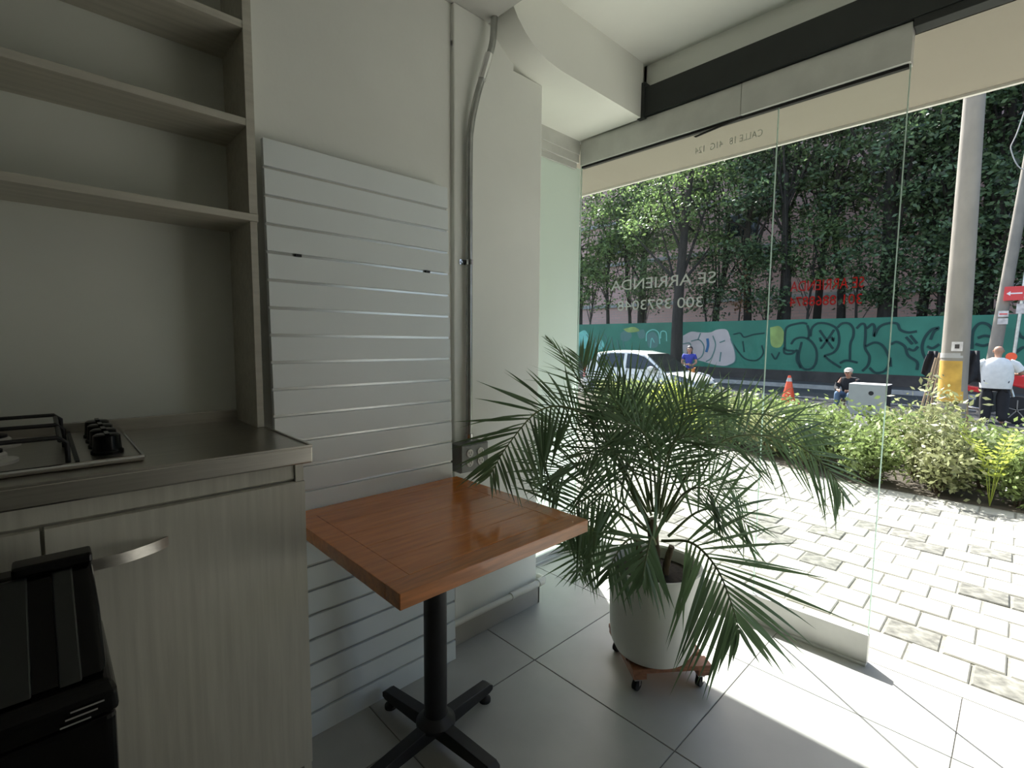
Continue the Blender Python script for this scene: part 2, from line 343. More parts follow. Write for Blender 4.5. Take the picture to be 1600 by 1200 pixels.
struct('trim_7', MB().box(2.318, 2.352, .352, 1.86, 0, .125).box(2.306, 2.318, .352, 1.86, .0, .010), M_alu, 'brushed aluminium sill profile under the glass panes', 'sill', bevel=.0015)
def pane(name, y0, y1, label):
    w = struct(name, bx(GX-.004, GX+.004, y0, y1, .115, 2.31), M_glass, label, 'window')
    for e in ([y0+.0016, y1-.0016] if y1 > 1 else [y0+.0016]): bx(GX-.0042, GX+.0042, e-.0016, e+.0016, .115, 2.31).build('glass_edge', M_gedge, w)
    return w
w1 = pane('window_1', .7955, 1.86, 'clear fixed glass pane with white vinyl lettering beside the frosted glass')
w2 = pane('window_2', .354, .7945, 'clear fixed glass pane with red vinyl lettering beside the open doorway')
w3 = struct('window_3', bx(1.70, 2.345, 1.874, 1.882, .04, 2.29), M_frost, 'frosted side glass between the white pier and the clear panes', 'window')
def lettering(txt, y0, y1, z0, hgt, m, parent):
    cu = bpy.data.curves.new('lettering', 'FONT'); cu.body = txt; cu.size = 1; cu.resolution_u = 4
    o = bpy.data.objects.new('lettering', cu); COL.objects.link(o); bpy.context.view_layer.update()
    me = bpy.data.meshes.new_from_object(o.evaluated_get(bpy.context.evaluated_depsgraph_get())); bpy.data.objects.remove(o)
    co = np.array([v.co[:] for v in me.vertices]); lo, hi = co.min(0), co.max(0)
    cy = y0 + (co[:, 0]-lo[0])/(hi[0]-lo[0])*(y1-y0); cz = z0 + (co[:, 1]-lo[1])/(hi[1]-lo[1])*hgt
    me.vertices.foreach_set('co', np.stack([np.full(len(co), GX+.0052), cy, cz], 1).ravel()); me.update(); me.materials.clear(); me.materials.append(m)
    lo_ = bpy.data.objects.new('lettering', me); finish(lo_, parent)
    sm = lo_.modifiers.new('solid', 'SOLIDIFY'); sm.thickness = .0006
    return lo_
lettering('SE ARRIENDA', 1.041, 1.636, 1.567, .056, M_vinylw, w1)
lettering('300 3973048', 1.099, 1.589, 1.456, .052, M_vinylw, w1)
lettering('CALLE 18   41G  124', .860, 1.168, 2.190, .030, M_vinylg, w1)
lettering('SE ARRIENDA', .452, .714, 1.503, .043, M_vinylr, w2)
lettering('301 8868874', .455, .714, 1.440, .040, M_vinylr, w2)
struct('soffit', MB().box(2.365, 3.06, -5, 9, 2.405, 2.7), M_soffit, 'beige soffit outside above the shop front', 'soffit')
struct('trim_8', MB().box(3.055, 3.075, -5, 9, 2.392, 2.72), M_white, 'thin white lip along the outer edge of the soffit', 'trim')
struct('wall_outer', MB().box(1.22, 1.70, 2.6, 9, -.1, 2.7).box(1.22, 3.06, -5, 9, 2.7, 6.5), M_wall, 'outer facade of the shop building out of view', 'wall')

# ------------------------------------------------------------------ kitchen
cb = thing('base_cabinet', 'pale ash laminate kitchen base cabinet with a bowed steel handle', 'cabinet', (0, 1.5, 0))
bx(-.90, .44, 1.237, 1.76, .18, .975).build('carcass', M_lam, cb)
bx(.438, .458, 1.222, 1.76, .10, .975).build('side_panel', M_lam, cb, bevel=.001)
bx(-.90, .437, 1.228, 1.238, .937, .974).build('top_rail', M_lam, cb, bevel=.001)
bx(-.85, .43, 1.32, 1.74, 0, .18).build('plinth', M_lam, cb)
dr = bx(-.012, .458, 1.215, 1.235, .183, .931).build('door', M_lam, cb, bevel=.001)
dl = bx(-.80, -.018, 1.215, 1.235, .183, .931).build('door', M_lam, cb, bevel=.001)
def bowed(x0, x1, z, parent):
    mb = MB(); n = 14; vs = []; fs = []
    for i in range(n+1):
        t = i/n; x = x0+(x1-x0)*t; y = 1.216-.042*math.sin(math.pi*t)**.8
        for (dy, dz) in ((0, -.011), (0, .011), (.004, .011), (.004, -.011)): vs.append((x, y+dy, z+dz))
    for i in range(n):
        for j in range(4): fs.append((4*i+j, 4*i+(j+1) % 4, 4*i+4+(j+1) % 4, 4*i+4+j))
    fs += [(0, 1, 2, 3), (4*n+3, 4*n+2, 4*n+1, 4*n)]
    return mb.add(vs, fs).build('handle', M_steel, parent, smooth=True, label='bowed brushed steel handle')
bowed(-.04, .175, .857, dr)
wt = thing('steel_worktop', 'stainless steel worktop with a raised back lip over the cabinet', 'worktop', (0, 1.49, .976))
bx(-.92, .476, 1.206, 1.772, .976, 1.018).build('top', M_steel, wt, bevel=.004)
bx(-.92, .452, 1.760, 1.774, 1.016, 1.052).build('back_lip', M_steel, wt, bevel=.002)
MB().box(.470, .476, 1.208, 1.55, 1.016, 1.022).box(-.92, .476, 1.206, 1.211, 1.016, 1.0215).build('rim', M_steel, wt, bevel=.001)
ct = thing('gas_cooktop', 'steel gas cooktop with black wire grates set into the worktop', 'cooktop', (-.1, 1.53, 1.018))
MB().box(-.48, .150, 1.295, 1.755, 1.0185, 1.026).build('plate', M_steel, ct, bevel=.003)
MB().tube([(-.48, 1.296, 1.027), (.150, 1.296, 1.027)], .005, 8).tube([(.150, 1.296, 1.027), (.150, 1.754, 1.027)], .003, 8).build('rolled_edge', M_chrome, ct, smooth=True)
MB().box(.040, .047, 1.315, 1.74, 1.026, 1.032).build('divider', M_black, ct)
for k in range(4):
    kb = MB().lathe((.097, 1.395+k*.082, 1.026), [(.029, 0), (.029, .006), (.026, .009), (.024, .040), (.020, .043)], 22).build('knob', M_glossblack, ct, smooth=True)
    bx(.093, .101, 1.375+k*.082, 1.415+k*.082, 1.068, 1.072).build('knob_mark', M_glossblack, kb)
for (gx0, gx1) in ((-.215, .030), (-.475, -.23)):
    for (y0, y1) in ((1.325, 1.525), (1.535, 1.735)):
        cx, cy = (gx0+gx1)/2, (y0+y1)/2
        bn = MB().lathe((cx, cy, 1.026), [(.05, 0), (.05, .006), (.034, .010), (.034, .018), (.03, .022)], 24).build('burner', M_alu, ct, smooth=True)
        MB().lathe((cx, cy, 1.048), [(.028, 0), (.028, .006), (.02, .009)], 20).build('burner_cap', M_black, bn, smooth=True)
    g = MB(); zt = 1.080
    for yy in (1.33, 1.53, 1.73): g.tube([(gx0, yy, 1.027), (gx0, yy, zt-.012), (gx0+.012, yy, zt), (gx1-.012, yy, zt), (gx1, yy, zt-.012), (gx1, yy, 1.027)], .0045, 8)
    for xx in (gx0+.01, (gx0+gx1)/2, gx1-.01): g.tube([(xx, 1.33, zt-.006), (xx, 1.73, zt-.006)], .0045, 8)
    g.build('grate', M_black, ct, smooth=True)
su = thing('open_shelf_unit', 'open pale laminate shelf unit in the recess above the worktop', 'shelf', (0, 1.66, 1.02))
bx(.455, .474, 1.562, 1.774, 1.018, 2.558).build('side_panel', M_lamd, su, bevel=.001)
bx(-1.3, -1.28, 1.562, 1.774, 1.6, 2.558).build('side_panel', M_lamd, su, bevel=.001)
for k, z in enumerate((1.617, 1.880, 2.140)):
    bx(-1.28, .455 if k else .4745, 1.562 if k else 1.552, 1.773, z, z+.020).build('shelf', M_lamd, su, bevel=.001)
bx(.4535, .4755, 1.560, 1.5625, 1.64, 2.558).build('edge_band', M_lamd, su)
bn = thing('black_container', 'tall glossy black plastic container standing before the cabinet door', 'container', (-.2, .95, 0))
def ring(x0, x1, y0, y1, z): return [(x0, y0, z), (x1, y0, z), (x1, y1, z), (x0, y1, z)]
def loft(rings):
    mb = MB(); vs = [p for r in rings for p in r]; n = len(rings[0]); fs = [tuple(range(n))[::-1], tuple(range(len(vs)-n, len(vs)))]
    for i in range(len(rings)-1):
        for j in range(n): fs.append((i*n+j, i*n+(j+1) % n, (i+1)*n+(j+1) % n, (i+1)*n+j))
    return mb.add(vs, fs)
loft([ring(-.42, .050, .93, 1.165, 0), ring(-.42, .054, .93, 1.17, .45), ring(-.42, .056, .925, 1.172, .715)]).build('body', M_glossblack, bn, bevel=.012, seg=3)
loft([ring(-.425, .060, .92, 1.178, .715), ring(-.425, .058, .92, 1.178, .748), ring(-.42, .052, .935, 1.175, .762)]).build('ledge', M_glossblack, bn, bevel=.008, seg=3)
loft([ring(-.41, .050, .955, 1.17, .762), ring(-.41, .050, 1.035, 1.17, .83), ring(-.41, .046, 1.105, 1.15, .893)]).build('hood', M_glossblack, bn, bevel=.008, seg=3)
def hoodpanel(x0, x1, nm, m):
    loft([[(x0, .947, .766), (x1, .947, .766), (x1, .965, .766), (x0, .965, .766)], [(x0, 1.028, .834), (x1, 1.028, .834), (x1, 1.045, .834), (x0, 1.045, .834)], [(x0, 1.096, .890), (x1, 1.096, .890), (x1, 1.115, .890), (x0, 1.115, .890)]]).build(nm, m, bn, bevel=.002)
hoodpanel(-.40, -.035, 'smoked_panel', M_smoke); hoodpanel(-.006, .020, 'smoked_panel', M_smoke)
bx(-.052, .047, 1.092, 1.135, .893, .911).build('top_bar', M_glossblack, bn, bevel=.004)
for k in range(3): bx(-.008+.006*k, .026+.008*k, .916, .921, .722+k*.009, .7245+k*.009).build('chrome_strip', M_chrome, bn)  # thin chrome strips stacked on the ledge front

# ------------------------------------------------------------------ slatted board
sl = thing('slatwall_panel', 'white slatted display board with aluminium grooves leaning on the wall', 'panel', (.82, 1.52, 0))
ZT, NS = 1.858, 23; PZ = ZT/NS; LEAN = .048/ZT
def sy(z): return 1.507 + LEAN*z
def slab(x0, x1, z0, z1, d0, d1):               # d0/d1: depth behind the front face
    return MB().add([(x0, sy(z0)+d0, z0), (x1, sy(z0)+d0, z0), (x1, sy(z0)+d1, z0), (x0, sy(z0)+d1, z0), (x0, sy(z1)+d0, z1), (x1, sy(z1)+d0, z1), (x1, sy(z1)+d1, z1), (x0, sy(z1)+d1, z1)],
                    [(0, 3, 2, 1), (4, 5, 6, 7), (0, 1, 5, 4), (1, 2, 6, 5), (2, 3, 7, 6), (3, 0, 4, 7)])
SX0, SX1 = .494, 1.148
slab(SX0, SX1, .002, ZT, .014, .018).build('backing', M_slat, sl)
for k in range(NS):
    z0 = k*PZ + .0045; z1 = (k+1)*PZ - (.0045 if k < NS-1 else 0)
    slab(SX0, SX1, z0 if k else 0, z1, 0, .0142).build('slat', M_slat, sl, bevel=.0008, seg=1)
    if k: slab(SX0+.001, SX1-.001, k*PZ-.0046, k*PZ+.0046, .0095, .011).build('groove_strip', M_alu2, sl)
for px, py in ((466, 402), (668, 431)):
    q = at(px, py, 1, 1.55); k = round(q.z/PZ)
    slab(q.x-.009, q.x+.009, k*PZ-.004, k*PZ+.004, -.001, .008).build('clip', M_black, sl)

# ------------------------------------------------------------------ conduit and outlet
co_ = thing('conduit', 'galvanised steel conduit bending up the white pier to the ceiling', 'conduit', (1.26, 1.565, .88))
pth = spline([(1.262, 1.566, .868), (1.262, 1.566, 1.0), (1.262, 1.566, 1.5), (1.262, 1.566, 2.0), (1.268, 1.563, 2.12), (1.292, 1.555, 2.24), (1.328, 1.548, 2.355), (1.362, 1.545, 2.46), (1.372, 1.545, 2.56)], 60)
MB().tube(pth, .0135, 14).build('pipe', M_galv, co_, smooth=True)
MB().tube([Vector((1.313, 1.551, 2.305)), Vector((1.345, 1.546, 2.41))], .0165, 14).build('coupling', M_chrome, co_, smooth=True)
MB().tube([(1.262, 1.566, .868), (1.262, 1.566, .90)], .018, 14).build('connector', M_chrome, co_, smooth=True)
st = MB().tube([(1.262, 1.566, 1.585), (1.262, 1.566, 1.605)], .0155, 14).box(1.225, 1.262, 1.580, 1.586, 1.585, 1.605).build('strap', M_chrome, co_)
MB().lathe((1.234, 1.576, 1.595), [(.006, .004), (.004, 0)], 10, 'y').build('screw', M_chrome, st)
ob = thing('outlet_box', 'grey metal surface outlet box below the conduit', 'outlet', (1.24, 1.55, .75))
bx(1.178, 1.322, 1.515, 1.586, .755, .868).build('housing', M_box, ob, bevel=.003)
bx(1.182, 1.318, 1.512, 1.5155, .759, .864).build('cover_plate', M_box, ob, bevel=.001)
for xx in (1.222, 1.278):
    for zz in (.832, .793):
        rc = MB().lathe((xx, 1.512, zz), [(.0165, .003), (.0165, -.003), (.015, -.004)], 18, 'y').build('receptacle', M_recept, ob)
        MB().box(xx-.007, xx-.005, 1.5075, 1.509, zz-.002, zz+.008).box(xx+.005, xx+.007, 1.5075, 1.509, zz-.002, zz+.008).box(xx-.002, xx+.002, 1.5075, 1.509, zz-.010, zz-.006).build('slot', M_rubber, rc)

# ------------------------------------------------------------------ table
tx, ty = .838, 1.193; hw, hd_ = .321, .322; z0, z1 = .713, .750
tt = thing('wooden_table', 'square orange varnished wooden table on a black pedestal', 'table', (tx, ty, 0))
def plank(x0, x1, y0, y1, m, name='plank', zz=z1): return bx(tx+x0, tx+x1, ty+y0, ty+y1, z0, zz).build(name, m, tt, bevel=.0015)
bw = .062
plank(-hw, hw, -hd_, -hd_+bw, M_wood2, 'border_plank'); plank(-hw, hw, hd_-bw, hd_, M_wood, 'border_plank')
plank(-hw, -hw+bw, -hd_+bw, hd_-bw, M_wood, 'border_plank'); plank(hw-bw, hw, -hd_+bw, hd_-bw, M_wood, 'border_plank')
iw = (hd_-bw)*2/5
for k in range(5): plank(-hw+bw, hw-bw, -hd_+bw+iw*k, -hd_+bw+iw*(k+1), M_wood)
plank(-hw+.01, hw-.01, -hd_+.01, hd_-.01, M_wood2, 'underframe', z0+.004)
pcx, pcy = .850, 1.222
MB().lathe((pcx, pcy, 0), [(.036, .075), (.036, .70)], 32).build('column', M_black, tt, smooth=True)
MB().box(pcx-.14, pcx+.14, pcy-.14, pcy+.14, .700, .7135).build('mounting_plate', M_black, tt, bevel=.002)
MB().lathe((pcx, pcy, 0), [(.062, .068), (.062, .078), (.045, .092), (.038, .10)], 32).build('collar', M_black, tt, smooth=True)
RT = math.radians(7)
for k in range(4):
    a = RT + k*math.pi/2; d = Vector((math.cos(a), math.sin(a), 0)); s_ = Vector((-d.y, d.x, 0)); c = Vector((pcx, pcy, 0)); L = .255; w = .019
    vs = []
    for (r, zb, zt_) in ((.0, .030, .082), (L-.015, .034, .066), (L, .040, .056)):
        for (sg, zz) in ((-1, zb), (1, zb), (1, zt_), (-1, zt_)): vs.append(c + d*r + s_*w*sg + Vector((0, 0, zz)))
    fs = [(0, 1, 2, 3), (11, 10, 9, 8)] + [(4*i+j, 4*i+(j+1) % 4, 4*i+4+(j+1) % 4, 4*i+4+j) for i in range(2) for j in range(4)]
    lg = MB().add(vs, fs).build('foot', M_black, tt, bevel=.002)
    MB().lathe(c + d*(L-.022), [(.021, 0), (.021, .010), (.017, .014), (.007, .016), (.007, .038)], 16).build('leveller', M_rubber, lg, smooth=True)

# ------------------------------------------------------------------ dolly, pot, palm
PX, PY = 1.655, .925
da = math.radians(-38)
dl_ = thing('plant_dolly', 'reddish wooden slatted plant dolly on small casters under the pot', 'dolly', (PX, PY, 0))
dm = Matrix.Rotation(da, 3, 'Z')
DC = Vector((1.695, .925, 0))
def dpt(x, y, z): return DC + dm @ Vector((x, y, z))
for k in range(4): MB().obox(dpt(0, -.120+.08*k, .092), (.30, .058, .018), dm).build('slat', M_dolly, dl_, bevel=.002)
for x in (-.122, .122): MB().obox(dpt(x, 0, .072), (.05, .298, .022), dm).build('bearer', M_dolly, dl_, bevel=.002)
for x in (-.122, .122):
    for y in (-.115, .115):
        c = dpt(x, y, .021)
        cs = MB().lathe(c, [(.008, -.010), (.021, -.009), (.021, .009), (.008, .010)], 18, 'y').build('caster', M_rubber, dl_, smooth=True)
        MB().obox(c+Vector((0, 0, .030)), (.026, .032, .014), dm).box(c.x-.006, c.x+.006, c.y-.014, c.y-.011, c.z, c.z+.03).box(c.x-.006, c.x+.006, c.y+.011, c.y+.014, c.z, c.z+.03).build('fork', M_chrome, cs)
pt = thing('plant_pot', 'round white pot standing on the wooden dolly', 'pot', (PX, PY, .101))
MB().lathe((PX, PY, .1015), [(.118, 0), (.140, .006), (.155, .035), (.162, .09), (.166, .20), (.170, .318), (.174, .330), (.174, .342), (.168, .344), (.162, .338), (.160, .28), (.160, .27)], 64).build('shell', M_pot, pt, smooth=True)
MB().lathe((PX, PY, .36), [(.160, 0), (.1605, .035), (.12, .042), (.05, .048), (.01, .05)], 40).build('soil', M_soil, pt, smooth=True)
pm = thing('areca_palm', 'green feathery palm with long drooping fronds growing from the white pot', 'palm', (PX, PY, .40))
pm.name = 'potted_palm'; ORG['potted_palm'] = Vector((PX, PY, .40))
for (dx, dy, hh, rr, lx, ly) in ((0, 0, .22, .022, .0, .02), (.04, .02, .17, .014, .02, .02), (-.04, .03, .15, .014, -.02, .02), (.01, -.04, .13, .013, .005, -.02)):
    p = [Vector((PX+dx+lx*t*t, PY+dy+ly*t*t, .39+hh*t)) for t in (0, .15, .3, .45, .6, .75, .9, 1)]
    MB().tube(p, [rr*(1.15 if i % 2 else 1.0)*(1-.25*i/8) for i in range(8)], 12).build('stem', M_stem, pm, smooth=True)
def leaf_mesh(curl):
    n = 5; vs = []; fs = []
    for i in range(n+1):
        t = i/n; w = .5*(math.sin(math.pi*(t*.86+.10))**.8)*(1-t**3); zz = -curl*t*t
        vs += [(t, -w, zz-.012*w), (t, 0, zz), (t, w, zz-.012*w)]
    for i in range(n):
        k = 3*i; fs += [(k, k+1, k+4, k+3), (k+1, k+2, k+5, k+4)]
    return vs, fs
LEAFV = [leaf_mesh(c) for c in (.06, .14, .24)]; LEAFM = []
for vs, fs in LEAFV:
    me = bpy.data.meshes.new('leaflet'); me.from_pydata(vs, [], fs); me.materials.append(M_leaf); me.polygons.foreach_set('use_smooth', [True]*len(fs)); LEAFM.append(me)
REST = MB(); NLEAF = [0]
def frond(pts, n, L, wid=.013, droop=.35, sep=True, ang=(62, 22), r=.0055, bare=.22, side=None):
    P = spline(pts, 40); fr = MB().tube(P, [r*(1-.8*i/40) for i in range(41)], 6).build('frond', M_rachis, pm, smooth=True)
    UP0 = (Vector((-.62, -.62, .48)) + Vector((random.uniform(-.3, .3), random.uniform(-.3, .3), random.uniform(-.15, .25)))).normalized() if side is None else Vector(side)
    for k in range(n):
        t = bare + (1-bare)*(k+.3)/n; i = t*40; a = min(int(i), 39); p = P[a].lerp(P[a+1], i-a)
        tg = (P[min(a+2, 40)]-P[max(a-1, 0)]).normalized()
        up = UP0
        sd_ = tg.cross(up); sd_ = sd_.normalized() if sd_.length > .2 else tg.cross(Vector((.7, -.7, 0))).normalized()
        u = (t-bare)/(1-bare); l = L*(.45+.55*math.sin(math.pi*min(1, u*.85+.2)))*(1 if u < .75 else 1-(u-.75)*1.6)
        al = math.radians(ang[0]+(ang[1]-ang[0])*u)
        for s in (-1, 1):
            d = tg*math.cos(al+random.uniform(-.08, .08)) + sd_*s*math.sin(al) + up*random.uniform(-.05, .12) + Vector((0, 0, -droop*random.uniform(.6, 1.3)))
            d.normalize(); ll = l*random.uniform(.85, 1.12)
            for _ in range(12):                   # leaflets rest above the table top
                tip = p + d*ll
                if tip.x < 1.19 and tip.y > .84 and tip.z < .80 and p.z > .70: d.z += .18; d.normalize()
                else: break
            zu = (up*.8 + Vector((0, 0, .35))); z = zu - d*d.dot(zu)
            if z.length < .15: z = sd_*s
            z.normalize(); z = (z + d.cross(z)*random.uniform(-.45, .45)).normalized(); y = z.cross(d).normalized(); z = d.cross(y)
            M = Matrix(((d.x*ll, y.x*wid, z.x*ll, p.x), (d.y*ll, y.y*wid, z.y*ll, p.y), (d.z*ll, y.z*wid, z.z*ll, p.z), (0, 0, 0, 1)))
            q = random.randrange(3)
            if sep and NLEAF[0] < 300:
                o = bpy.data.objects.new('leaflet', LEAFM[q]); M2 = Matrix.Translation(-ORG[pm.name]) @ M
                o.matrix_local = M2; finish(o, fr); NLEAF[0] += 1
            else: REST.add([M @ Vector(v) for v in LEAFV[q][0]], LEAFV[q][1])
    return fr
def fp(*a): return [atd(*q) for q in a]
CR = 1.78
# the fronds nearest the room first: these carry their leaflets one by one
frond(fp((1012, 800, 1.78), (955, 700, 1.74), (904, 643, 1.70), (846, 640, 1.66), (796, 692, 1.61), (764, 745, 1.56)), 24, 0.260, 0.0120, 0.36, ang=(74, 34), bare=.42)
frond(fp((1034, 845, 1.74), (1080, 848, 1.66), (1118, 885, 1.58), (1142, 940, 1.53), (1156, 990, 1.50)), 19, 0.370, 0.0150, 0.18, ang=(72, 26), bare=.2)
frond(fp((1024, 850, 1.72), (1018, 840, 1.62), (1010, 870, 1.55), (1004, 905, 1.52)), 12, 0.200, 0.0150, 0.44, ang=(72, 20), bare=.10)
frond(fp((1018, 850, 1.74), (985, 842, 1.66), (962, 868, 1.60), (950, 900, 1.57)), 11, 0.210, 0.0120, 0.32, ang=(72, 24), bare=.15)
frond(fp((1010, 825, 1.76), (955, 775, 1.72), (905, 785, 1.68), (878, 835, 1.66)), 21, 0.280, 0.0120, 0.14, ang=(76, 34), bare=.2)
frond(fp((1040, 810, 1.80), (1085, 725, 1.82), (1150, 682, 1.80), (1235, 690, 1.78), (1295, 735, 1.74), (1318, 775, 1.72)), 29, 0.267, 0.0088, 0.18, ang=(66, 26), bare=.3)
frond(fp((1010, 810, 1.77), (950, 735, 1.76), (890, 725, 1.74), (850, 755, 1.72)), 26, 0.287, 0.0088, 0.07, ang=(74, 36), bare=.22)
frond(fp((1044, 838, 1.76), (1090, 800, 1.78), (1140, 795, 1.78), (1172, 825, 1.76)), 11, 0.280, 0.0120, 0.04, ang=(66, 28), bare=.25)
frond(fp((1004, 800, 1.80), (960, 690, 1.82), (925, 610, 1.84), (905, 556, 1.84)), 25, 0.257, 0.0088, 0.07, ang=(62, 24), bare=.25)
frond(fp((1020, 800, 1.80), (1010, 690, 1.88), (985, 620, 1.92), (940, 580, 1.92)), 21, 0.277, 0.0088, 0.06, ang=(64, 24), bare=.25)
# the rest of the crown
frond(fp((1000, 800, 1.82), (940, 660, 1.88), (890, 570, 1.92), (852, 525, 1.94)), 8, .09, .006, .0, sep=False, ang=(18, 8), bare=.45)
frond(fp((1028, 800, 1.82), (1035, 690, 1.92), (1060, 630, 1.98), (1100, 605, 2.0)), 22, 0.267, 0.0088, 0.06, sep=False, ang=(64, 26))
frond(fp((1036, 800, 1.82), (1080, 700, 1.92), (1150, 650, 1.94), (1230, 655, 1.88), (1285, 690, 1.82)), 29, 0.246, 0.0088, 0.13, sep=False, ang=(60, 24))
frond(fp((1024, 800, 1.82), (1030, 700, 1.96), (1015, 640, 2.04), (985, 615, 2.10)), 21, 0.267, 0.0088, 0.12, sep=False, ang=(66, 30))
frond(fp((1015, 815, 1.80), (960, 720, 1.86), (900, 670, 1.90), (850, 660, 1.92)), 22, 0.257, 0.0088, 0.12, sep=False, ang=(68, 30))
frond(fp((1040, 815, 1.82), (1085, 760, 1.92), (1130, 750, 1.98), (1165, 785, 2.0)), 18, 0.246, 0.0088, 0.09, sep=False, ang=(66, 30))
frond(fp((1030, 810, 1.82), (1055, 720, 1.95), (1100, 670, 2.02), (1150, 660, 2.04)), 20, 0.257, 0.0088, 0.12, sep=False, ang=(64, 28))
frond(fp((1012, 830, 1.78), (960, 800, 1.80), (920, 815, 1.82), (895, 855, 1.82)), 18, 0.257, 0.0088, 0.12, sep=False, ang=(70, 32))
frond(fp((1022, 800, 1.81), (990, 690, 1.86), (965, 640, 1.88), (925, 640, 1.88)), 21, 0.257, 0.0088, 0.12, sep=False, ang=(66, 30))
frond(fp((1032, 800, 1.80), (1050, 700, 1.80), (1085, 640, 1.78), (1120, 630, 1.76)), 19, 0.246, 0.0088, 0.07, sep=False, ang=(62, 26))
frond(fp((1018, 805, 1.79), (985, 730, 1.76), (945, 700, 1.72), (905, 715, 1.68)), 20, 0.257, 0.0088, 0.09, sep=False, ang=(68, 30))
frond(fp((1026, 805, 1.79), (1020, 720, 1.76), (1000, 670, 1.72), (960, 660, 1.68)), 20, 0.246, 0.0088, 0.12, sep=False, ang=(66, 30))
frond(fp((1034, 820, 1.78), (1070, 770, 1.74), (1105, 765, 1.70), (1130, 800, 1.67)), 16, 0.246, 0.0088, 0.12, sep=False, ang=(66, 30))
frond(fp((1000, 840, 1.79), (950, 830, 1.80), (915, 860, 1.80), (905, 900, 1.80)), 15, 0.205, 0.0088, 0.18, sep=False, ang=(66, 30))
for q in (((1016, 800, 1.80), (1000, 720, 1.80), (975, 650, 1.78), (950, 610, 1.76)), ((1030, 800, 1.80), (1045, 720, 1.82), (1050, 660, 1.84), (1075, 610, 1.86)), ((1036, 805, 1.80), (1080, 740, 1.84), (1140, 705, 1.86), (1200, 715, 1.86)),
          ((1028, 802, 1.80), (1035, 740, 1.76), (1055, 690, 1.72), (1090, 680, 1.70))):
    frond(fp(*q), 15, .23, .0085, .10, sep=False, ang=(66, 28))
rs = REST.build('leaflets', M_leafj, pm, smooth=True, kind='stuff')

# ------------------------------------------------------------------ pavement
pav = struct('pavement', MB().box(2.36, 7.2, -4, 9, -.10, -.007), M_joint, 'pale concrete paver footpath outside the shop', 'pavement')
pb = []
for m in (M_paver, M_paverd):
    me = bpy.data.meshes.new('paver'); bm = bmesh.new(); bmesh.ops.create_cube(bm, size=1)
    for v in bm.verts: v.co = Vector((v.co.x*.170, v.co.y*.188, v.co.z*.05-.025))
    bmesh.ops.bevel(bm, geom=[e for e in bm.edges if all(v.co.z > -.001 for v in e.verts)], offset=.005, segments=1, affect='EDGES'); bm.to_mesh(me); bm.free(); me.materials.append(m); pb.append(me)
cand = []
DARK = [at(x, y, 2, 0) for x, y in ((1225, 830), (1240, 845), (1345, 815), (1375, 825), (1400, 835), (1420, 850), (1525, 830), (1520, 925), (1560, 930), (1590, 940), (1150, 760), (1445, 800), (1515, 800), (1290, 880))]
for i in range(19):
    x = 2.65-.18*1+.18*(i)+.09
    for j in range(-16, 44):
        y = .157+.198*j + (.099 if i % 2 else 0)
        if x > 5.35 + max(0, (y-1.2)*.45): continue
        d = (Vector((x, y, 0))-CAM); dep = d.dot(FWD); u = 800+FPX*d.dot(RGT)/dep; vv = 600-FPX*d.dot(UPV)/dep
        cand.append((-60 < u < 1660 and vv < 1260, dep, x, y))
cand.sort(key=lambda c: (not c[0], c[1])); restp = MB()
MB().box(2.366, 2.475, -4, 9, -.05, -.002).build('edging_course', M_paver, pav)
for k, (vis, dep, x, y) in enumerate(cand):
    jz = random.uniform(-.003, .003); dk = any((Vector((x, y, 0))-q).length < .10 for q in DARK) or random.random() < .05
    if k < 300:
        o = bpy.data.objects.new('paver', pb[1 if dk else 0]); o.location = (x+random.uniform(-.003, .003), y+random.uniform(-.003, .003), jz); o.rotation_euler = (random.uniform(-.006, .006), random.uniform(-.006, .006), random.uniform(-.012, .012)); finish(o, pav)
    else: restp.box(x-.083, x+.083, y-.093, y+.093, -.05, jz)
restp.build('pavers', M_paver, pav, kind='stuff')
bed = struct('planting_bed', MB().add([(5.40, -4, -.2), (5.40, 1.2, -.2), (8.9, 9, -.2), (10.5, 9, -.2), (8.6, 1, -.2), (8.0, -4, -.2), (5.40, -4, -.004), (5.40, 1.2, -.004), (8.9, 9, -.004), (10.5, 9, -.02), (8.6, 1, -.02), (8.0, -4, -.02)],
    [(0, 1, 2, 3, 4, 5), (11, 10, 9, 8, 7, 6)] + [(i, i+6, (i+1) % 6+6, (i+1) % 6) for i in range(6)]), M_earth, 'dark planting bed under the street hedge', 'bed')
struct('street', MB().box(7.0, 21.2, -30, 60, -.6, -.42), M_asph, 'dark asphalt street between the hedge and the graffiti wall', 'street')
struct('kerb', MB().box(8.6, 8.8, -30, 60, -.45, -.27).box(21.2, 21.35, -30, 60, -.45, -.27), M_kerb, 'concrete kerbs along both sides of the street', 'kerb')
struct('far_pavement', MB().box(21.35, 23.1, -30, 60, -.5, -.28), M_wbase, 'dark footpath below the graffiti wall', 'pavement')
struct('ground', MB().box(23.1, 60, -60, 90, -.6, .3).box(-30, 2.3, 9, 90, -.6, -.1), M_earth, 'earth under the trees behind the graffiti wall', 'ground')
struct('sunlit_strip', MB().box(17.6, 17.75, -20, 50, -.42, -.415), M_kerb, 'pale strip painted for the sunlit patches along the dark street', 'sunlit_patch')  # sunlit patches on the asphalt, put in as a pale coloured strip

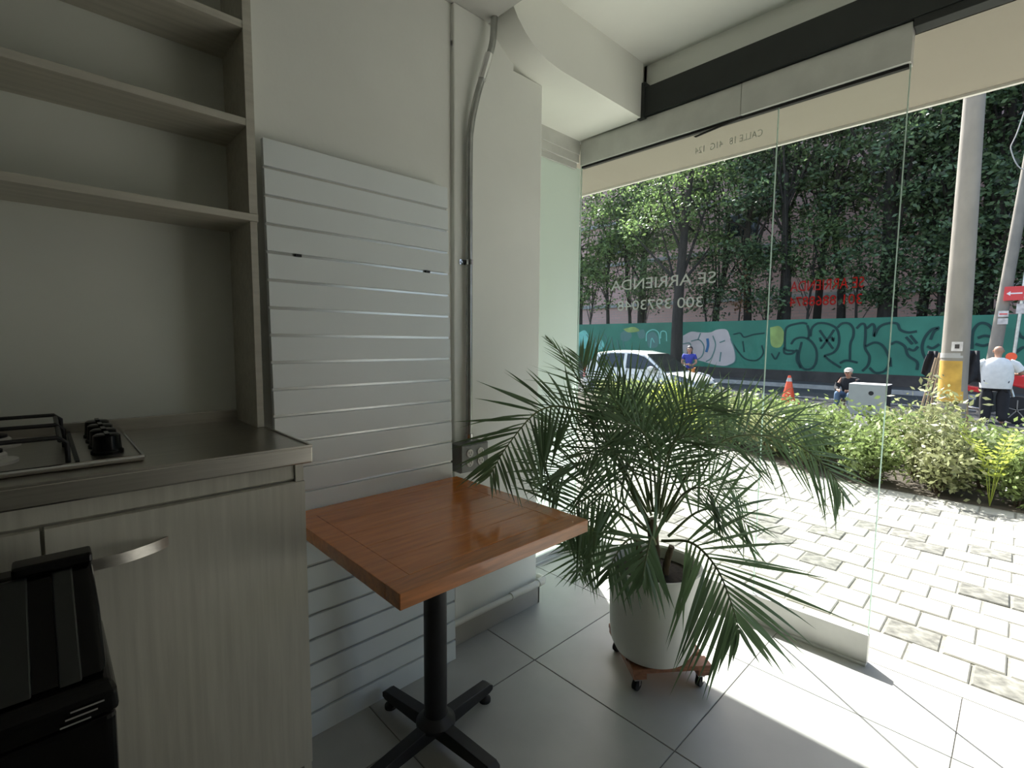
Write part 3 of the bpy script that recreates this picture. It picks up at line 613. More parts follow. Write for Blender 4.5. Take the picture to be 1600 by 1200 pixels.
# ------------------------------------------------------------------ graffiti wall
gw = struct('wall_graffiti', bx(23.0, 23.25, -25, 50, .16, 2.31), M_green, 'long green street wall covered in graffiti lettering', 'wall')
struct('wall_foot', bx(23.0, 23.25, -25, 50, -.35, .16), M_wbase, 'dark unpainted foot of the green graffiti wall', 'wall')
def gpt(q, o, s): p = at(o[0]+q[0]/s, o[1]+q[1]/s, 0, 22.985); return Vector((22.985, p.y, max(.17, min(2.3, p.z))))
def stroke(qs, o, s, w, m, closed=False, nm='graffiti_line', dx=0):
    P = spline([gpt(q, o, s) for q in qs], len(qs)*5); mb = MB(); vs = []
    for i, p in enumerate(P):
        t = P[min(i+1, len(P)-1)]-P[max(i-1, 0)]; n = Vector((0, -t.z, t.y)); n = n.normalized() if n.length > 1e-6 else Vector((0, 0, 1))
        vs += [p+n*w/2+Vector((-dx, 0, 0)), p-n*w/2+Vector((-dx, 0, 0)), p-n*w/2+Vector((.02, 0, 0)), p+n*w/2+Vector((.02, 0, 0))]
    fs = [(4*i+j, 4*i+(j+1) % 4, 4*i+4+(j+1) % 4, 4*i+4+j) for i in range(len(P)-1) for j in range(4)] + [(0, 1, 2, 3), (len(vs)-1, len(vs)-2, len(vs)-3, len(vs)-4)]
    return mb.add(vs, fs).build(nm, m, gw)
def fill(qs, o, s, m, dx=0):
    P = spline([gpt(q, o, s) for q in qs+[qs[0]]], len(qs)*4)[:-1]
    return MB().prism([p+Vector((.008-dx, 0, 0)) for p in P], (.012, 0, 0)).build('graffiti_fill', m, gw)
A, sA = (1200, 480), 5.714
for qs in ([(350, 150), (300, 140), (190, 165), (155, 210), (150, 330), (160, 380), (230, 390)], [(205, 330), (240, 285), (310, 270), (380, 300), (430, 380), (430, 480), (390, 545), (320, 550), (280, 490), (275, 420), (300, 310)],
           [(140, 360), (150, 410), (210, 415), (260, 385), (255, 470), (290, 545)], [(350, 160), (365, 220), (360, 280)], [(380, 260), (390, 190), (440, 145), (520, 145), (600, 180), (630, 240), (630, 330), (590, 400), (500, 435)],
           [(500, 435), (570, 490), (650, 540)], [(460, 205), (520, 290), (580, 370)], [(590, 200), (530, 290), (470, 370)], [(462, 270), (470, 300), (480, 290)], [(565, 265), (580, 300), (585, 270)],
           [(620, 180), (660, 145), (720, 145), (760, 190), (760, 260), (735, 330), (730, 470)], [(640, 500), (700, 475), (800, 495)], [(790, 190), (830, 150), (865, 160), (870, 250), (865, 360), (905, 440), (890, 520), (840, 570)],
           [(880, 190), (930, 150), (950, 180), (945, 260), (990, 180), (1060, 145), (1150, 145), (1180, 200), (1250, 225), (1330, 215)], [(870, 350), (950, 315), (1020, 340), (1070, 420), (1080, 500), (1040, 570), (960, 585), (905, 540)],
           [(1095, 330), (1150, 310), (1220, 350), (1250, 430), (1330, 490), (1330, 560)], [(1230, 265), (1290, 330)], [(1270, 250), (1330, 325)], [(1250, 370), (1300, 385), (1340, 350)],
           [(1530, 180), (1460, 200), (1400, 270), (1375, 360), (1400, 450), (1450, 510)], [(1450, 290), (1480, 220), (1520, 190)], [(1420, 350), (1470, 365), (1530, 330)], [(1090, 450), (1095, 530)]):
    stroke(qs, A, sA, .085, M_gdark)
for qs in ([(1195, 620), (1200, 520), (1240, 470), (1295, 480), (1325, 540), (1310, 610)], [(1228, 555), (1270, 542), (1318, 552)], [(1215, 590), (1260, 600), (1300, 590)], [(1455, 500), (1480, 545), (1520, 560)], [(1450, 640), (1500, 610), (1560, 640)], [(1540, 470), (1600, 480), (1640, 560), (1620, 660)]):
    stroke(qs, (1200, 380), 3.75, .085, M_gdark)
B, sB = (880, 480), 4.706
for qs in ([(1250, 200), (1300, 190), (1330, 220), (1400, 200), (1480, 190)], [(1240, 260), (1290, 330), (1340, 380), (1420, 390), (1470, 340), (1460, 280)], [(1320, 250), (1330, 330)], [(1530, 340), (1560, 380), (1590, 330)]): stroke(qs, B, sB, .06, M_gdark)
fill([(880, 210), (940, 180), (1000, 185), (1080, 185), (1130, 165), (1200, 165), (1230, 230), (1260, 320), (1260, 400), (1200, 430), (1120, 425), (1030, 400), (960, 380), (885, 340)], B, sB, M_gpale)
for qs in ([(880, 270), (930, 265), (940, 310)], [(940, 250), (1000, 240), (1035, 290), (1020, 360), (975, 390)], [(1010, 190), (990, 240)], [(1100, 210), (1120, 280), (1090, 370), (1050, 400)], [(1150, 260), (1190, 245)], [(1160, 330), (1150, 400)], [(1230, 230), (1262, 320), (1262, 400), (1205, 432)]): stroke(qs, B, sB, .05, M_ggrey, dx=.006)
stroke([(1060, 230), (1065, 280), (1052, 330)], B, sB, .12, M_gblue, dx=.006)
for qs in ([(610, 250), (615, 190), (660, 165), (700, 190), (710, 270)], [(715, 230), (720, 180), (755, 185), (760, 250)], [(640, 300), (650, 230), (670, 260)]): stroke(qs, B, sB, .05, M_gmint)
fill([(420, 190), (470, 165), (505, 210), (470, 250), (425, 240)], B, sB, M_ggrey); fill([(540, 180), (590, 165), (600, 220), (560, 230)], B, sB, M_ggrey); fill([(615, 200), (660, 180), (695, 220), (690, 290), (625, 290)], B, sB, M_ggrey, dx=-.004)
fill([(110, 190), (160, 170), (190, 230), (170, 300), (120, 290)], B, sB, M_gmint); fill([(230, 270), (280, 240), (300, 290), (250, 320)], B, sB, M_gmint)
fill([(1520, 150), (1590, 140), (1625, 200), (1600, 290), (1530, 280)], B, sB, M_gyel); fill([(440, 160), (520, 145), (560, 175), (480, 185)], B, sB, M_gyel, dx=.006)
for k in range(7): stroke([(170+k*45, 200+20*(k % 3)), (200+k*40, 250), (180+k*45, 300)], B, sB, .05, M_ggrey)

# ------------------------------------------------------------------ brick building behind
bd = thing('brick_building', 'large pink brick building seen through the trees', 'building', (33, 8, .3))
MB().box(33, 46, -40, 75, .3, 26).build('facade', M_brick, bd)
for z in (4.0, 7.2, 10.4, 13.6, 16.8, 20): MB().box(32.85, 33.01, -40, 75, z, z+.25).build('floor_band', M_conc, bd)
for z in (8.1, 14.5):
    for y in (-6, 3, 12, 22, 31):
        fr_ = MB().box(32.94, 33.02, y, y+2.2, z, z+1.5).build('window', M_kerb, bd)
        MB().box(32.92, 32.95, y+.08, y+1.06, z+.08, z+1.42).box(32.92, 32.95, y+1.14, y+2.12, z+.08, z+1.42).build('pane', M_carg, fr_)

# ------------------------------------------------------------------ trees
def tree(base, hgt, trunk_r, crown, m, label, lean=(0, 0), nclump=60, per=75, lsz=.20, cl=.5, name='street_tree', dens=None, m2=None):
    base = Vector(base); t = thing(name, label, 'tree', base, group='trees behind the graffiti wall')
    top = base + Vector((lean[0], lean[1], hgt))
    P = spline([base, base.lerp(top, .35)+Vector((0, random.uniform(-.2, .2), 0)), base.lerp(top, .7)+Vector((random.uniform(-.2, .2), random.uniform(-.25, .25), 0)), top], 14)
    MB().tube(P, [trunk_r*(1-.62*i/14) for i in range(15)], 9).build('trunk', M_bark, t, smooth=True)
    (cx, cy, cz), (rx, ry, rz) = crown
    C = []
    while len(C) < nclump:
        v = rng.uniform(-1, 1, 3)
        if .2 < np.linalg.norm(v*np.array([1, 1, .9])) < 1.05: C.append(np.array([base.x+cx+v[0]*rx, base.y+cy+v[1]*ry, cz+v[2]*rz]))
    bh = MB()
    for c in C[:14]:
        k = random.randint(5, 13); a = P[k]; b = Vector(c)
        if (b-a).length > .5: bh.tube(spline([a, a.lerp(b, .5)+Vector((0, 0, random.uniform(-.1, .35))), b], 6), [trunk_r*.28*(1-.8*i/6) for i in range(7)], 5)
    bh.build('branches', M_bark, t, smooth=True)
    pts = np.concatenate([c + rng.normal(size=(per, 3))*np.array([cl, cl*1.2, cl*.6]) for c in C])
    quads('foliage', leafquads(pts, lsz, .7, .5), m, t, kind='stuff')
    return t
def ty_(px, X): return at(px, 530, 0, X).y
tree((22.0, ty_(1058, 22.0), -.28), 9.5, .30, ((1, .6, 8.6), (2.6, 3.4, 3.0)), M_fol[1], 'tall street tree whose trunk stands before the graffiti wall beside the pale lettering', (0, -.4), 95, 70, .19, .34)
spec = [(950, 24.5, 7.5, .13, 6.0, (1.8, 1.9, 2.6), 1, 'slender tree left of the tall street tree, nearest the frosted glass'),
        (985, 25.5, 8, .12, 7.6, (1.8, 2.0, 2.4), 0, 'thin tree just left of the tall street tree behind the wall'),
        (905, 24.2, 9, .2, 7.2, (2.4, 2.4, 3.4), 1, 'leafy light green tree half hidden by the frosted glass edge'),
        (1120, 25.0, 9, .2, 8.2, (2.2, 2.3, 4.2), 2, 'dark tree behind the wall between the tall street tree and the pane joint'),
        (1168, 24.6, 10, .22, 8.0, (2.2, 2.0, 4.6), 2, 'dark tree behind the wall just left of the joint of the glass panes'),
        (1222, 24.4, 10, .24, 8.4, (2.3, 2.2, 4.4), 2, 'dark tree behind the wall just right of the joint of the glass panes'),
        (1272, 26, 11, .2, 9.6, (2.4, 2.2, 4.2), 0, 'green tree behind the wall above the red lettering, left one'),
        (1312, 25.2, 11, .2, 9.2, (2.3, 2.0, 4.4), 0, 'green tree behind the wall above the red lettering, right one'),
        (1385, 24.4, 12, .38, 10.0, (2.4, 2.2, 4.6), 2, 'thick trunked dark tree at the edge of the right glass pane'),
        (1432, 25, 12, .2, 9.2, (2.6, 2.0, 5.2), 2, 'dark leaning tree between the right pane edge and the near pole'),
        (1475, 24.5, 12, .26, 8.4, (2.5, 2.0, 5.4), 2, 'dark tree standing directly behind the near concrete pole'),
        (1540, 24.6, 12, .24, 8.2, (2.6, 2.2, 5.6), 2, 'dark tree between the two concrete poles'),
        (1600, 25.2, 12, .26, 8.6, (2.8, 2.6, 5.8), 2, 'dark tree behind the red arrow sign'),
        (1690, 25, 12, .26, 8.4, (2.8, 2.6, 5.8), 2, 'dark tree at the far right beyond the sign')]
for px, X, hg, r, cz, cr, mi, lb in spec:
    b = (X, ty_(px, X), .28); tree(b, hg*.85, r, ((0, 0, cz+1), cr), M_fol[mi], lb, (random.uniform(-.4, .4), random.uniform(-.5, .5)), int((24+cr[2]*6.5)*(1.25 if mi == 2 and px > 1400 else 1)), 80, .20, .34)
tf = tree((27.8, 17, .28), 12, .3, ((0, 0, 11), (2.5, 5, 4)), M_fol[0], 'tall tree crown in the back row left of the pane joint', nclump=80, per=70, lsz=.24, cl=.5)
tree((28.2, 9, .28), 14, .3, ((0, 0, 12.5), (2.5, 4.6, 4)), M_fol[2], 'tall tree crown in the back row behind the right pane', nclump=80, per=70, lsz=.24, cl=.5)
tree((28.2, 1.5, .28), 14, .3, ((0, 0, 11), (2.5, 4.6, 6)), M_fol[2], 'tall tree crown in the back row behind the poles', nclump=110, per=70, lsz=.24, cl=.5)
for k, (px, X, zc, ry, rz, mi, lb) in enumerate(((925, 24.0, 4.6, 1.5, 1.6, 1, 'bright leafy sapling above the wall beside the frosted glass edge'), (1010, 24.2, 4.4, 1.3, 1.5, 0, 'leafy sapling above the wall behind the white lettering'),
        (1105, 24.0, 4.2, 1.2, 1.6, 2, 'dark sapling above the wall right of the tall street tree'), (1190, 24.0, 4.4, 1.3, 1.7, 2, 'dark sapling above the wall under the pane joint'),
        (1265, 24.2, 5.2, 1.4, 1.4, 0, 'leafy sapling above the wall behind the red lettering'), (1345, 24.0, 4.4, 1.5, 1.8, 2, 'dark bushy sapling above the wall left of the thick trunk'),
        (1455, 24.0, 4.4, 1.5, 2.0, 2, 'dark bushy sapling above the wall left of the near pole'), (1550, 24.2, 4.6, 1.6, 2.2, 2, 'dark bushy sapling above the wall between the poles'), (1630, 24.2, 4.8, 1.6, 2.4, 2, 'dark bushy sapling above the wall right of the sign'))):
    tree((X, ty_(px, X), .28), zc, .07, ((0, 0, zc), (.7, ry, rz)), M_fol[mi], lb, (0, random.uniform(-.3, .3)), 34, 60, .18, .3, name='sapling')
dryp = at(1160, 455, 0, 24.3)
pts = np.array(dryp) + rng.normal(size=(260, 3))*np.array([.15, .28, .75])
t_ = thing('dry_bush', 'hanging clump of dry brown leaves above the wall by the white lettering', 'bush', (dryp.x, dryp.y, 2.3)); quads('foliage', leafquads(pts, .18, 1.2, .4), M_dry, t_, kind='stuff')
MB().tube([(dryp.x, dryp.y, .3), (dryp.x, dryp.y+.1, 2.4), (dryp.x, dryp.y, dryp.z+.5)], [.05, .04, .015], 6).build('stem', M_bark, t_)

# ------------------------------------------------------------------ hedge
def shrub(x, y, hgt, rad, m, label, n=900, lsz=.06, asp=.5, group='shrubs of the street hedge', shape=1.0):
    t = thing('hedge_shrub', label, 'shrub', (x, y, -.01), group=group)
    tw = MB(); C = []
    for k in range(9):
        a = random.uniform(0, 6.28); rr = rad*random.uniform(.1, .9); e = Vector((x+rr*math.cos(a), y+rr*math.sin(a), hgt*random.uniform(.6, 1.0)))
        s = Vector((x+.2*rr*math.cos(a), y+.2*rr*math.sin(a), -.02)); P = spline([s, s.lerp(e, .5)+Vector((.03, -.02, .03)), e], 6); tw.tube(P, [.008*(1-.7*i/6) for i in range(7)], 5)
        C += [np.array(P[i]) for i in (2, 3, 4, 5, 6)]
    tw.build('twigs', M_twig, t)
    C = np.array(C); idx = rng.integers(0, len(C), n); pts = C[idx] + rng.normal(size=(n, 3))*np.array([rad*.22, rad*.22, hgt*.12])
    pts[:, 2] = np.clip(pts[:, 2], .02, None)
    quads('foliage', leafquads(pts, lsz, .8, asp), m, t, kind='stuff'); return t
hx = []
for k in range(13):
    y = -1.1 + .52*k; x0 = 5.62 + max(0, (y-1.0)*.42)
    hx.append((x0, y))
names = ['at the far right end of the hedge', 'right of the lime fern', 'behind the lime fern', 'below the tall reddish bush on its right', 'below the tall reddish bush', 'left of the tall reddish bush by the pane edge', 'in front of the metal box',
         'left of the metal box', 'in front of the orange cone', 'left of the orange cone', 'below the front of the white car', 'below the door of the white car', 'below the rear wheel of the white car']
for k, (x, y) in enumerate(hx):
    lime = k in (9, 8); m = M_hedge[1] if lime else M_hedge[0] if k % 3 else M_hedge[2]
    shrub(x, y, .50+random.uniform(-.03, .08), .36, m, ('lime tipped' if lime else 'green leafy' if k % 3 else 'pale speckled') + ' hedge shrub ' + names[k], 2100, .052)
    shrub(x+.50, y+.2, .56+random.uniform(-.04, .08), .40, M_hedge[(k+1) % 3 if k > 6 else 0], 'second row hedge shrub ' + names[k], 1500, .055)
    shrub(x+1.05, y+.1, .52, .42, M_hedge[0], 'street side hedge shrub ' + names[k], 800, .07)
q = at(1455, 700, 0, 5.9)
shrub(5.92, q.y, .86, .36, M_hedge[2], 'tall airy bush with reddish pale leaves before the concrete pole', 1500, .06, .4, group=None)
q = at(1555, 700, 0, 5.45)
fern = thing('lime_fern', 'bright lime green fern leaning out of the hedge at the right', 'fern', (5.42, q.y, -.01))
for k in range(7):
    a = 1.2+k*.75; P = spline([Vector((5.42, q.y, 0)), Vector((5.42+.07*math.cos(a), q.y+.07*math.sin(a), .36)), Vector((5.42+.22*math.cos(a), q.y+.22*math.sin(a), .60-.03*(k % 3)))], 12)
    mb = MB(); mb.tube(P, .003, 5)
    for i in range(4, 13):
        tg = (P[i]-P[i-1]).normalized(); sd_ = tg.cross(Vector((0, 0, 1))).normalized()
        for s in (-1, 1):
            d = (tg*.5+sd_*s).normalized(); l = .085*(1-.06*(i-4)); mb.add([P[i], P[i]+d*l*.5+tg*.012, P[i]+d*l, P[i]+d*l*.5-tg*.012], [(0, 1, 2, 3)])
    mb.build('frond', M_hedge[1], fern)

# ------------------------------------------------------------------ poles, sign
def pole(name, base, top, r0, r1, label, cat='pole'):
    t = thing(name, label, cat, base); MB().tube([Vector(base).lerp(Vector(top), k/8) for k in range(9)], [r0+(r1-r0)*k/8 for k in range(9)], 28).build('shaft', M_pole, t, smooth=True); return t
p1 = pole('utility_pole', (9.5, .672, -.42), (9.5, .745, 8.5), .172, .075, 'near concrete utility pole with a yellow painted band behind the hedge')
MB().tube([(9.5, .682, .47), (9.5, .688, 1.06)], [.1645, .158], 28).build('painted_band', M_poleyel, p1, smooth=True)
MB().tube([(9.5, .6885, 1.10), (9.5, .690, 1.17)], [.158, .157], 28).build('paint_ring', M_kerb, p1, smooth=True)
MB().add([(9.345, .72, 1.20), (9.345, .60, 1.20), (9.345, .60, 1.33), (9.345, .72, 1.33), (9.35, .72, 1.20), (9.35, .60, 1.20), (9.35, .60, 1.33), (9.35, .72, 1.33)], [(0, 1, 2, 3), (7, 6, 5, 4), (0, 4, 5, 1), (1, 5, 6, 2), (2, 6, 7, 3), (3, 7, 4, 0)]).build('notice', M_paper, p1)
bx(9.343, 9.346, .635, .685, 1.235, 1.295).build('notice_photo', M_wbase, p1)
p2 = pole('leaning_pole', (17, .60, -.42), (17, .02, 9), .135, .085, 'far concrete pole leaning behind the man in the light shirt')
for z in (1.98, 1.80): bx(16.86, 16.87, .32, .50, z, z+.14).build('notice', M_paper, p2)
bx(16.858, 16.861, .34, .48, 2.03, 2.06).build('notice_print', M_redsign, p2)
sp = thing('street_sign', 'red sign with a white arrow on a thin grey post beside the leaning pole', 'sign', (16.9, .12, -.42))
MB().tube([(16.9, .215, -.42), (16.9, .02, 5.4)], .038, 12).build('post', M_galv, sp, smooth=True)
bx(16.80, 16.815, -.26, .43, 2.36, 2.69).build('plate', M_redsign, sp, bevel=.004)
MB().prism([(16.797, y, z) for y, z in ((.39, 2.525), (.32, 2.58), (.32, 2.54), (.12, 2.54), (.12, 2.51), (.32, 2.51), (.32, 2.47))], (.005, 0, 0)).build('arrow', M_signw, sp)
bx(16.797, 16.801, -.20, .09, 2.40, 2.66).build('emblem_panel', M_signw, sp)
st_ = MB().lathe((16.796, -.055, 2.53), [(.10, 0), (.10, .003)], 24, 'x').build('emblem_disc', M_redsign, sp)
bx(16.86, 16.87, .06, .20, 2.05, 2.28).build('sticker', M_paper, sp)
MB().lathe((16.86, .205, 1.02), [(.10, 0), (.10, .02)], 20, 'x').build('reflector', M_orange, sp)
wire = thing('hanging_cable', 'thin cable hanging in a loop at the upper right', 'cable', (14, .4, 5))
q1, q2, q3, q4 = at(1640, 60, 0, 14), at(1592, 200, 0, 14), at(1580, 235, 0, 14), at(1610, 262, 0, 14)
MB().tube(spline([q1, q2, q3, q4, at(1700, 150, 0, 14)], 30), .010, 6).build('cable', M_kerb, wire, smooth=True)

# ------------------------------------------------------------------ car
car = thing('white_car', 'white small hatchback car parked across the street behind the hedge', 'car', (12.85, 7.62, -.42), math.radians(-90), local=True)
# local frame: x forward (front at +1.8), y to the left, z up; the car faces right in the picture
ST = [(1.80, .52, .30, .62, .30), (1.74, .66, .22, .70, .45), (1.55, .77, .20, .76, .60), (1.15, .84, .18, .82, .70), (.85, .90, .18, .83, .74), (.2, .93, .18, .835, .77), (-.6, .955, .18, .835, .78), (-1.2, .98, .20, .83, .77), (-1.60, .97, .24, .80, .72), (-1.78, .90, .34, .74, .62), (-1.82, .70, .40, .68, .55)]
def rings():
    R = []
    for x, zt, zb, w, wt_ in ST:
        h = zt-zb; pts = [(x, 0, zb), (x, w*.86, zb), (x, w*.98, zb+h*.25), (x, w, zb+h*.55), (x, w*.965, zb+h*.88), (x, wt_, zt), (x, 0, zt+.02)]
        R.append(pts + [(a, -b, c) for a, b, c in pts[-2:0:-1]])
    return R
bod = loft(rings()).build('body', M_carp, car, smooth=True)
GH = [(.92, .90, .0), (.30, 1.38, 1), (-.2, 1.46, 1), (-.8, 1.465, 1), (-1.35, 1.40, 1), (-1.66, 1.00, .0)]
RF = {'wb': .775, 'wr': .60}
def gh(x0, z0, x1, z1):
    return None
gh_r = []
for x, zt, up in GH:
    zb = .90 if up else zt-.03; w1_ = .60 if up else .73
    gh_r.append([(x, .79, min(zb, zt)), (x, w1_+.03, zt-.04), (x, w1_-.04, zt), (x, 0, zt+.012), (x, -w1_+.04, zt), (x, -w1_-.03, zt-.04), (x, -.79, min(zb, zt))])
loft(gh_r).build('cabin', M_carp, car, smooth=True)
def sidequad(xs, name, parent, sgn):
    mb = MB(); vs = []
    for (x, z) in xs:
        k = (z-.90)/.50; y = .795 - k*.155 + .008; vs.append((x, sgn*y, z))
    n = len(vs); mb.prism(vs, (0, -sgn*.02, 0)); return mb.build(name, M_carg, parent)
for sgn in (-1, 1):
    sidequad([(.82, .955), (.30, 1.30), (.02, 1.375), (-.28, 1.385), (-.25, .975)], 'side_window', car, sgn)
    sidequad([(-.36, .98), (-.38, 1.385), (-.80, 1.39), (-1.15, 1.34), (-1.28, 1.20), (-1.22, 1.01)], 'side_window', car, sgn)
    MB().lathe((.62, sgn*.90, .985), [(.02, -.10), (.07, -.08), (.085, 0), (.07, .08), (.02, .10)], 14, 'y').build('mirror', M_carp, car, smooth=True)
    for xw in (1.17, -1.22):
        ar = MB().lathe((xw, sgn*.80, .29), [(.335, -.045), (.335, .045)], 28, 'y').build('wheel_arch', M_rubber, car)
        wh = MB().lathe((xw, sgn*.805, .28), [(.19, -.075), (.265, -.07), (.28, -.03), (.28, .03), (.265, .07), (.19, .075)], 28, 'y').build('wheel', M_tyre, car, smooth=True)
        MB().lathe((xw, sgn*.88, .28), [(.185, -.012), (.18, .004), (.05, .012)], 24, 'y').build('rim', M_rim, wh, smooth=True)
        for k in range(5):
            a = k*1.2566; MB().beam((xw, sgn*.895, .28), (xw+.17*math.cos(a), sgn*.895, .28+.17*math.sin(a)), .012, .04, up=(0, 1, 0)).build('spoke', M_rim, wh)
    hl = MB().prism([(1.47, sgn*.725, .80), (1.12, sgn*.80, .86), (1.18, sgn*.835, .75), (1.60, sgn*.735, .63), (1.70, sgn*.62, .61), (1.68, sgn*.58, .68)], (.05, sgn*.02, .015)).build('headlamp', M_lens, car, bevel=.006)
    MB().prism([(-1.70, sgn*.74, .95), (-1.82, sgn*.66, .92), (-1.84, sgn*.66, .62), (-1.72, sgn*.76, .62)], (-.02, sgn*.01, 0)).build('tail_lamp', M_red, car)
    bx(-.10, .06, sgn*.842-.012, sgn*.842+.012, .80, .825).build('door_handle', M_carp, car)
MB().prism([(.93, -.70, .905), (.93, .70, .905), (.31, .575, 1.37), (.31, -.575, 1.37)], (.012, 0, .018)).build('windscreen', M_carg, car)
MB().prism([(-1.42, -.56, 1.36), (-1.42, .56, 1.36), (-1.68, .66, 1.02), (-1.68, -.66, 1.02)], (-.015, 0, .012)).build('rear_window', M_carg, car)
MB().prism([(1.755, -.42, .60), (1.755, .42, .60), (1.80, .36, .50), (1.80, -.36, .50)], (.025, 0, .008)).build('grille', M_rubber, car)
MB().prism([(1.79, -.55, .42), (1.79, .55, .42), (1.81, .5, .28), (1.81, -.5, .28)], (.02, 0, 0)).build('lower_intake', M_rubber, car)
MB().box(1.82, 1.835, -.22, .22, .40, .48).build('number_plate', M_gyel, car)

# ------------------------------------------------------------------ people
def skinmesh(name, V, E, R, m, parent, sub=2):
    me = bpy.data.meshes.new('tmp'); me.from_pydata(V, E, []); o = bpy.data.objects.new('tmp', me); COL.objects.link(o)
    sk = o.modifiers.new('skin', 'SKIN'); sk.use_smooth_shade = True
    for i, r in enumerate(R): me.skin_vertices[0].data[i].radius = (r if isinstance(r, tuple) else (r, r)); me.skin_vertices[0].data[i].use_root = (i == 0)
    ss = o.modifiers.new('sub', 'SUBSURF'); ss.levels = sub; ss.render_levels = sub
    bpy.context.view_layer.update()
    out = bpy.data.meshes.new_from_object(o.evaluated_get(bpy.context.evaluated_depsgraph_get())); bpy.data.objects.remove(o)
    out.name = name; out.materials.clear(); out.materials.append(m); out.polygons.foreach_set('use_smooth', [True]*len(out.polygons))
    return finish(bpy.data.objects.new(name, out), parent)
HV = 'head'
def person(loc, rotz, label, J, cloth, scale=1.0):
    """J: joint dict in local metres (x forward, y left, z up); cloth: list of (name, joints, edges, radii, material)"""
    t = thing('person', label, 'person', loc, rotz, local=True); t.scale = (scale,)*3
    names = list(J); V = [J[k] for k in names]; ix = {k: i for i, k in enumerate(names)}
    Rd = dict(pelvis=(.13, .10), belly=(.125, .095), chest=(.15, .105), neck=.05, jaw=(.062, .07), head=(.098, .104), crown=(.060, .064), shl=.058, shr=.058, ell=.042, elr=.042, wrl=.028, wrr=.028, hal=(.034, .02), har=(.034, .02), hil=.085, hir=.085, knl=.058, knr=.058, anl=.038, anr=.038, tol=.034, tor=.034, nose=.014,
              f1l=.009, f2l=.009, f3l=.009, f4l=.009, tl=.010, f1r=.009, f2r=.009, f3r=.009, f4r=.009, tr=.010)
    E = [('pelvis', 'belly'), ('belly', 'chest'), ('chest', 'neck'), ('neck', 'jaw'), ('jaw', 'head'), ('head', 'crown')]
    for s in 'lr': E += [('chest', 'sh'+s), ('sh'+s, 'el'+s), ('el'+s, 'wr'+s), ('wr'+s, 'ha'+s), ('pelvis', 'hi'+s), ('hi'+s, 'kn'+s), ('kn'+s, 'an'+s), ('an'+s, 'to'+s)] + [('ha'+s, f+s) for f in ('f1', 'f2', 'f3', 'f4', 't')]
    # fingers fanned from the palm
    for s in 'lr':
        w = Vector(J['wr'+s]); h = Vector(J['ha'+s]); d = (h-w).normalized(); sd_ = d.cross(Vector((0, 1 if s == 'l' else -1, .3))).normalized()
        for k, f in enumerate(('f1', 'f2', 'f3', 'f4')): J[f+s] = tuple(h + d*(.075-.008*abs(k-1.3)) + sd_*(.022*(k-1.5)) + Vector((.012, 0, -.01)))
        J['t'+s] = tuple(h - d*.01 + sd_*-.05 + d*.03)
    names = list(J); V = [J[k] for k in names]; ix = {k: i for i, k in enumerate(names)}
    skinmesh('body', V, [(ix[a], ix[b]) for a, b in E], [Rd[k] for k in names], M_skin, t)
    for nm, js, ed, rd, m in cloth:
        VV = [J[k] if isinstance(k, str) else k for k in js]; skinmesh(nm, VV, ed, rd, m, t)
    return t
def blob(name, c, r, m, parent, n=14):
    mb = MB(); k = 8; prof = [(max(.002, math.sin(math.pi*i/k)), -math.cos(math.pi*i/k)) for i in range(k+1)]
    mb.lathe((0, 0, 0), prof, n); mb.v = [(c[0]+v[0]*r[0], c[1]+v[1]*r[1], c[2]+v[2]*r[2]) for v in mb.v]
    return mb.build(name, m, parent, smooth=True)
def face(t, hx, hy, hz):
    for s in (-1, 1): blob('eye', (hx+.078, hy+s*.032, hz+.005), (.010, .013, .009), M_shoe, t, 8)
    blob('nose', (hx+.092, hy, hz-.022), (.018, .014, .020), M_skin, t, 8)
    blob('mouth', (hx+.078, hy, hz-.060), (.010, .024, .007), M_redsign, t, 8)
    for s in (-1, 1): blob('ear', (hx-.005, hy+s*.083, hz-.015), (.016, .010, .026), M_skin, t, 8)
# man in the light shirt, seen from behind (forward = away from the shop)
Jm = dict(pelvis=(0, 0, .92), belly=(.0, 0, 1.08), chest=(0, 0, 1.26), neck=(.02, 0, 1.45), jaw=(.045, 0, 1.52), head=(.05, 0, 1.60), crown=(.045, 0, 1.695), shl=(0, .22, 1.37), shr=(0, -.22, 1.37), ell=(.04, .39, 1.12), elr=(.04, -.39, 1.12), wrl=(.27, .24, 1.06), wrr=(.27, -.22, 1.10), hal=(.33, .17, 1.07), har=(.33, -.15, 1.11),
          hil=(0, .12, .86), hir=(0, -.12, .86), knl=(.01, .125, .48), knr=(.02, -.13, .48), anl=(-.02, .125, .09), anr=(-.02, -.135, .09), tol=(.15, .145, .045), tor=(.15, -.165, .045))
man = person((14.6, .37, -.42), math.radians(4), 'bald man in a light grey t-shirt and black trousers seen from behind', Jm, [
    ('trousers', [(0, 0, .80), 'hil', 'hir', 'knl', 'knr', (-.02, .125, .08), (-.02, -.135, .08)], [(0, 1), (0, 2), (1, 3), (2, 4), (3, 5), (4, 6)], [(.13, .15), .135, .135, .115, .115, .09, .09], M_blk),
    ('shoe', ['anl', 'tol'], [(0, 1)], [(.048, .05), (.045, .04)], M_shoe), ('shoe', ['anr', 'tor'], [(0, 1)], [(.048, .05), (.045, .04)], M_shoe)])
tor = [[(rx*math.cos(2*math.pi*j/20), ry*math.sin(2*math.pi*j/20), z) for j in range(20)] for z, rx, ry in ((.80, .17, .245), (.83, .175, .25), (1.0, .185, .265), (1.2, .175, .265), (1.30, .155, .26), (1.37, .125, .225), (1.42, .095, .15), (1.45, .075, .09))]
shm = loft(tor)
for sg in (-1, 1): shm.tube([(0, sg*.17, 1.36), (.01, sg*.26, 1.30), (.03, sg*.35, 1.18)], [.075, .092, .088], 16)
shm.build('shirt', M_shirt, man, smooth=True)
face(man, .055, 0, 1.60)
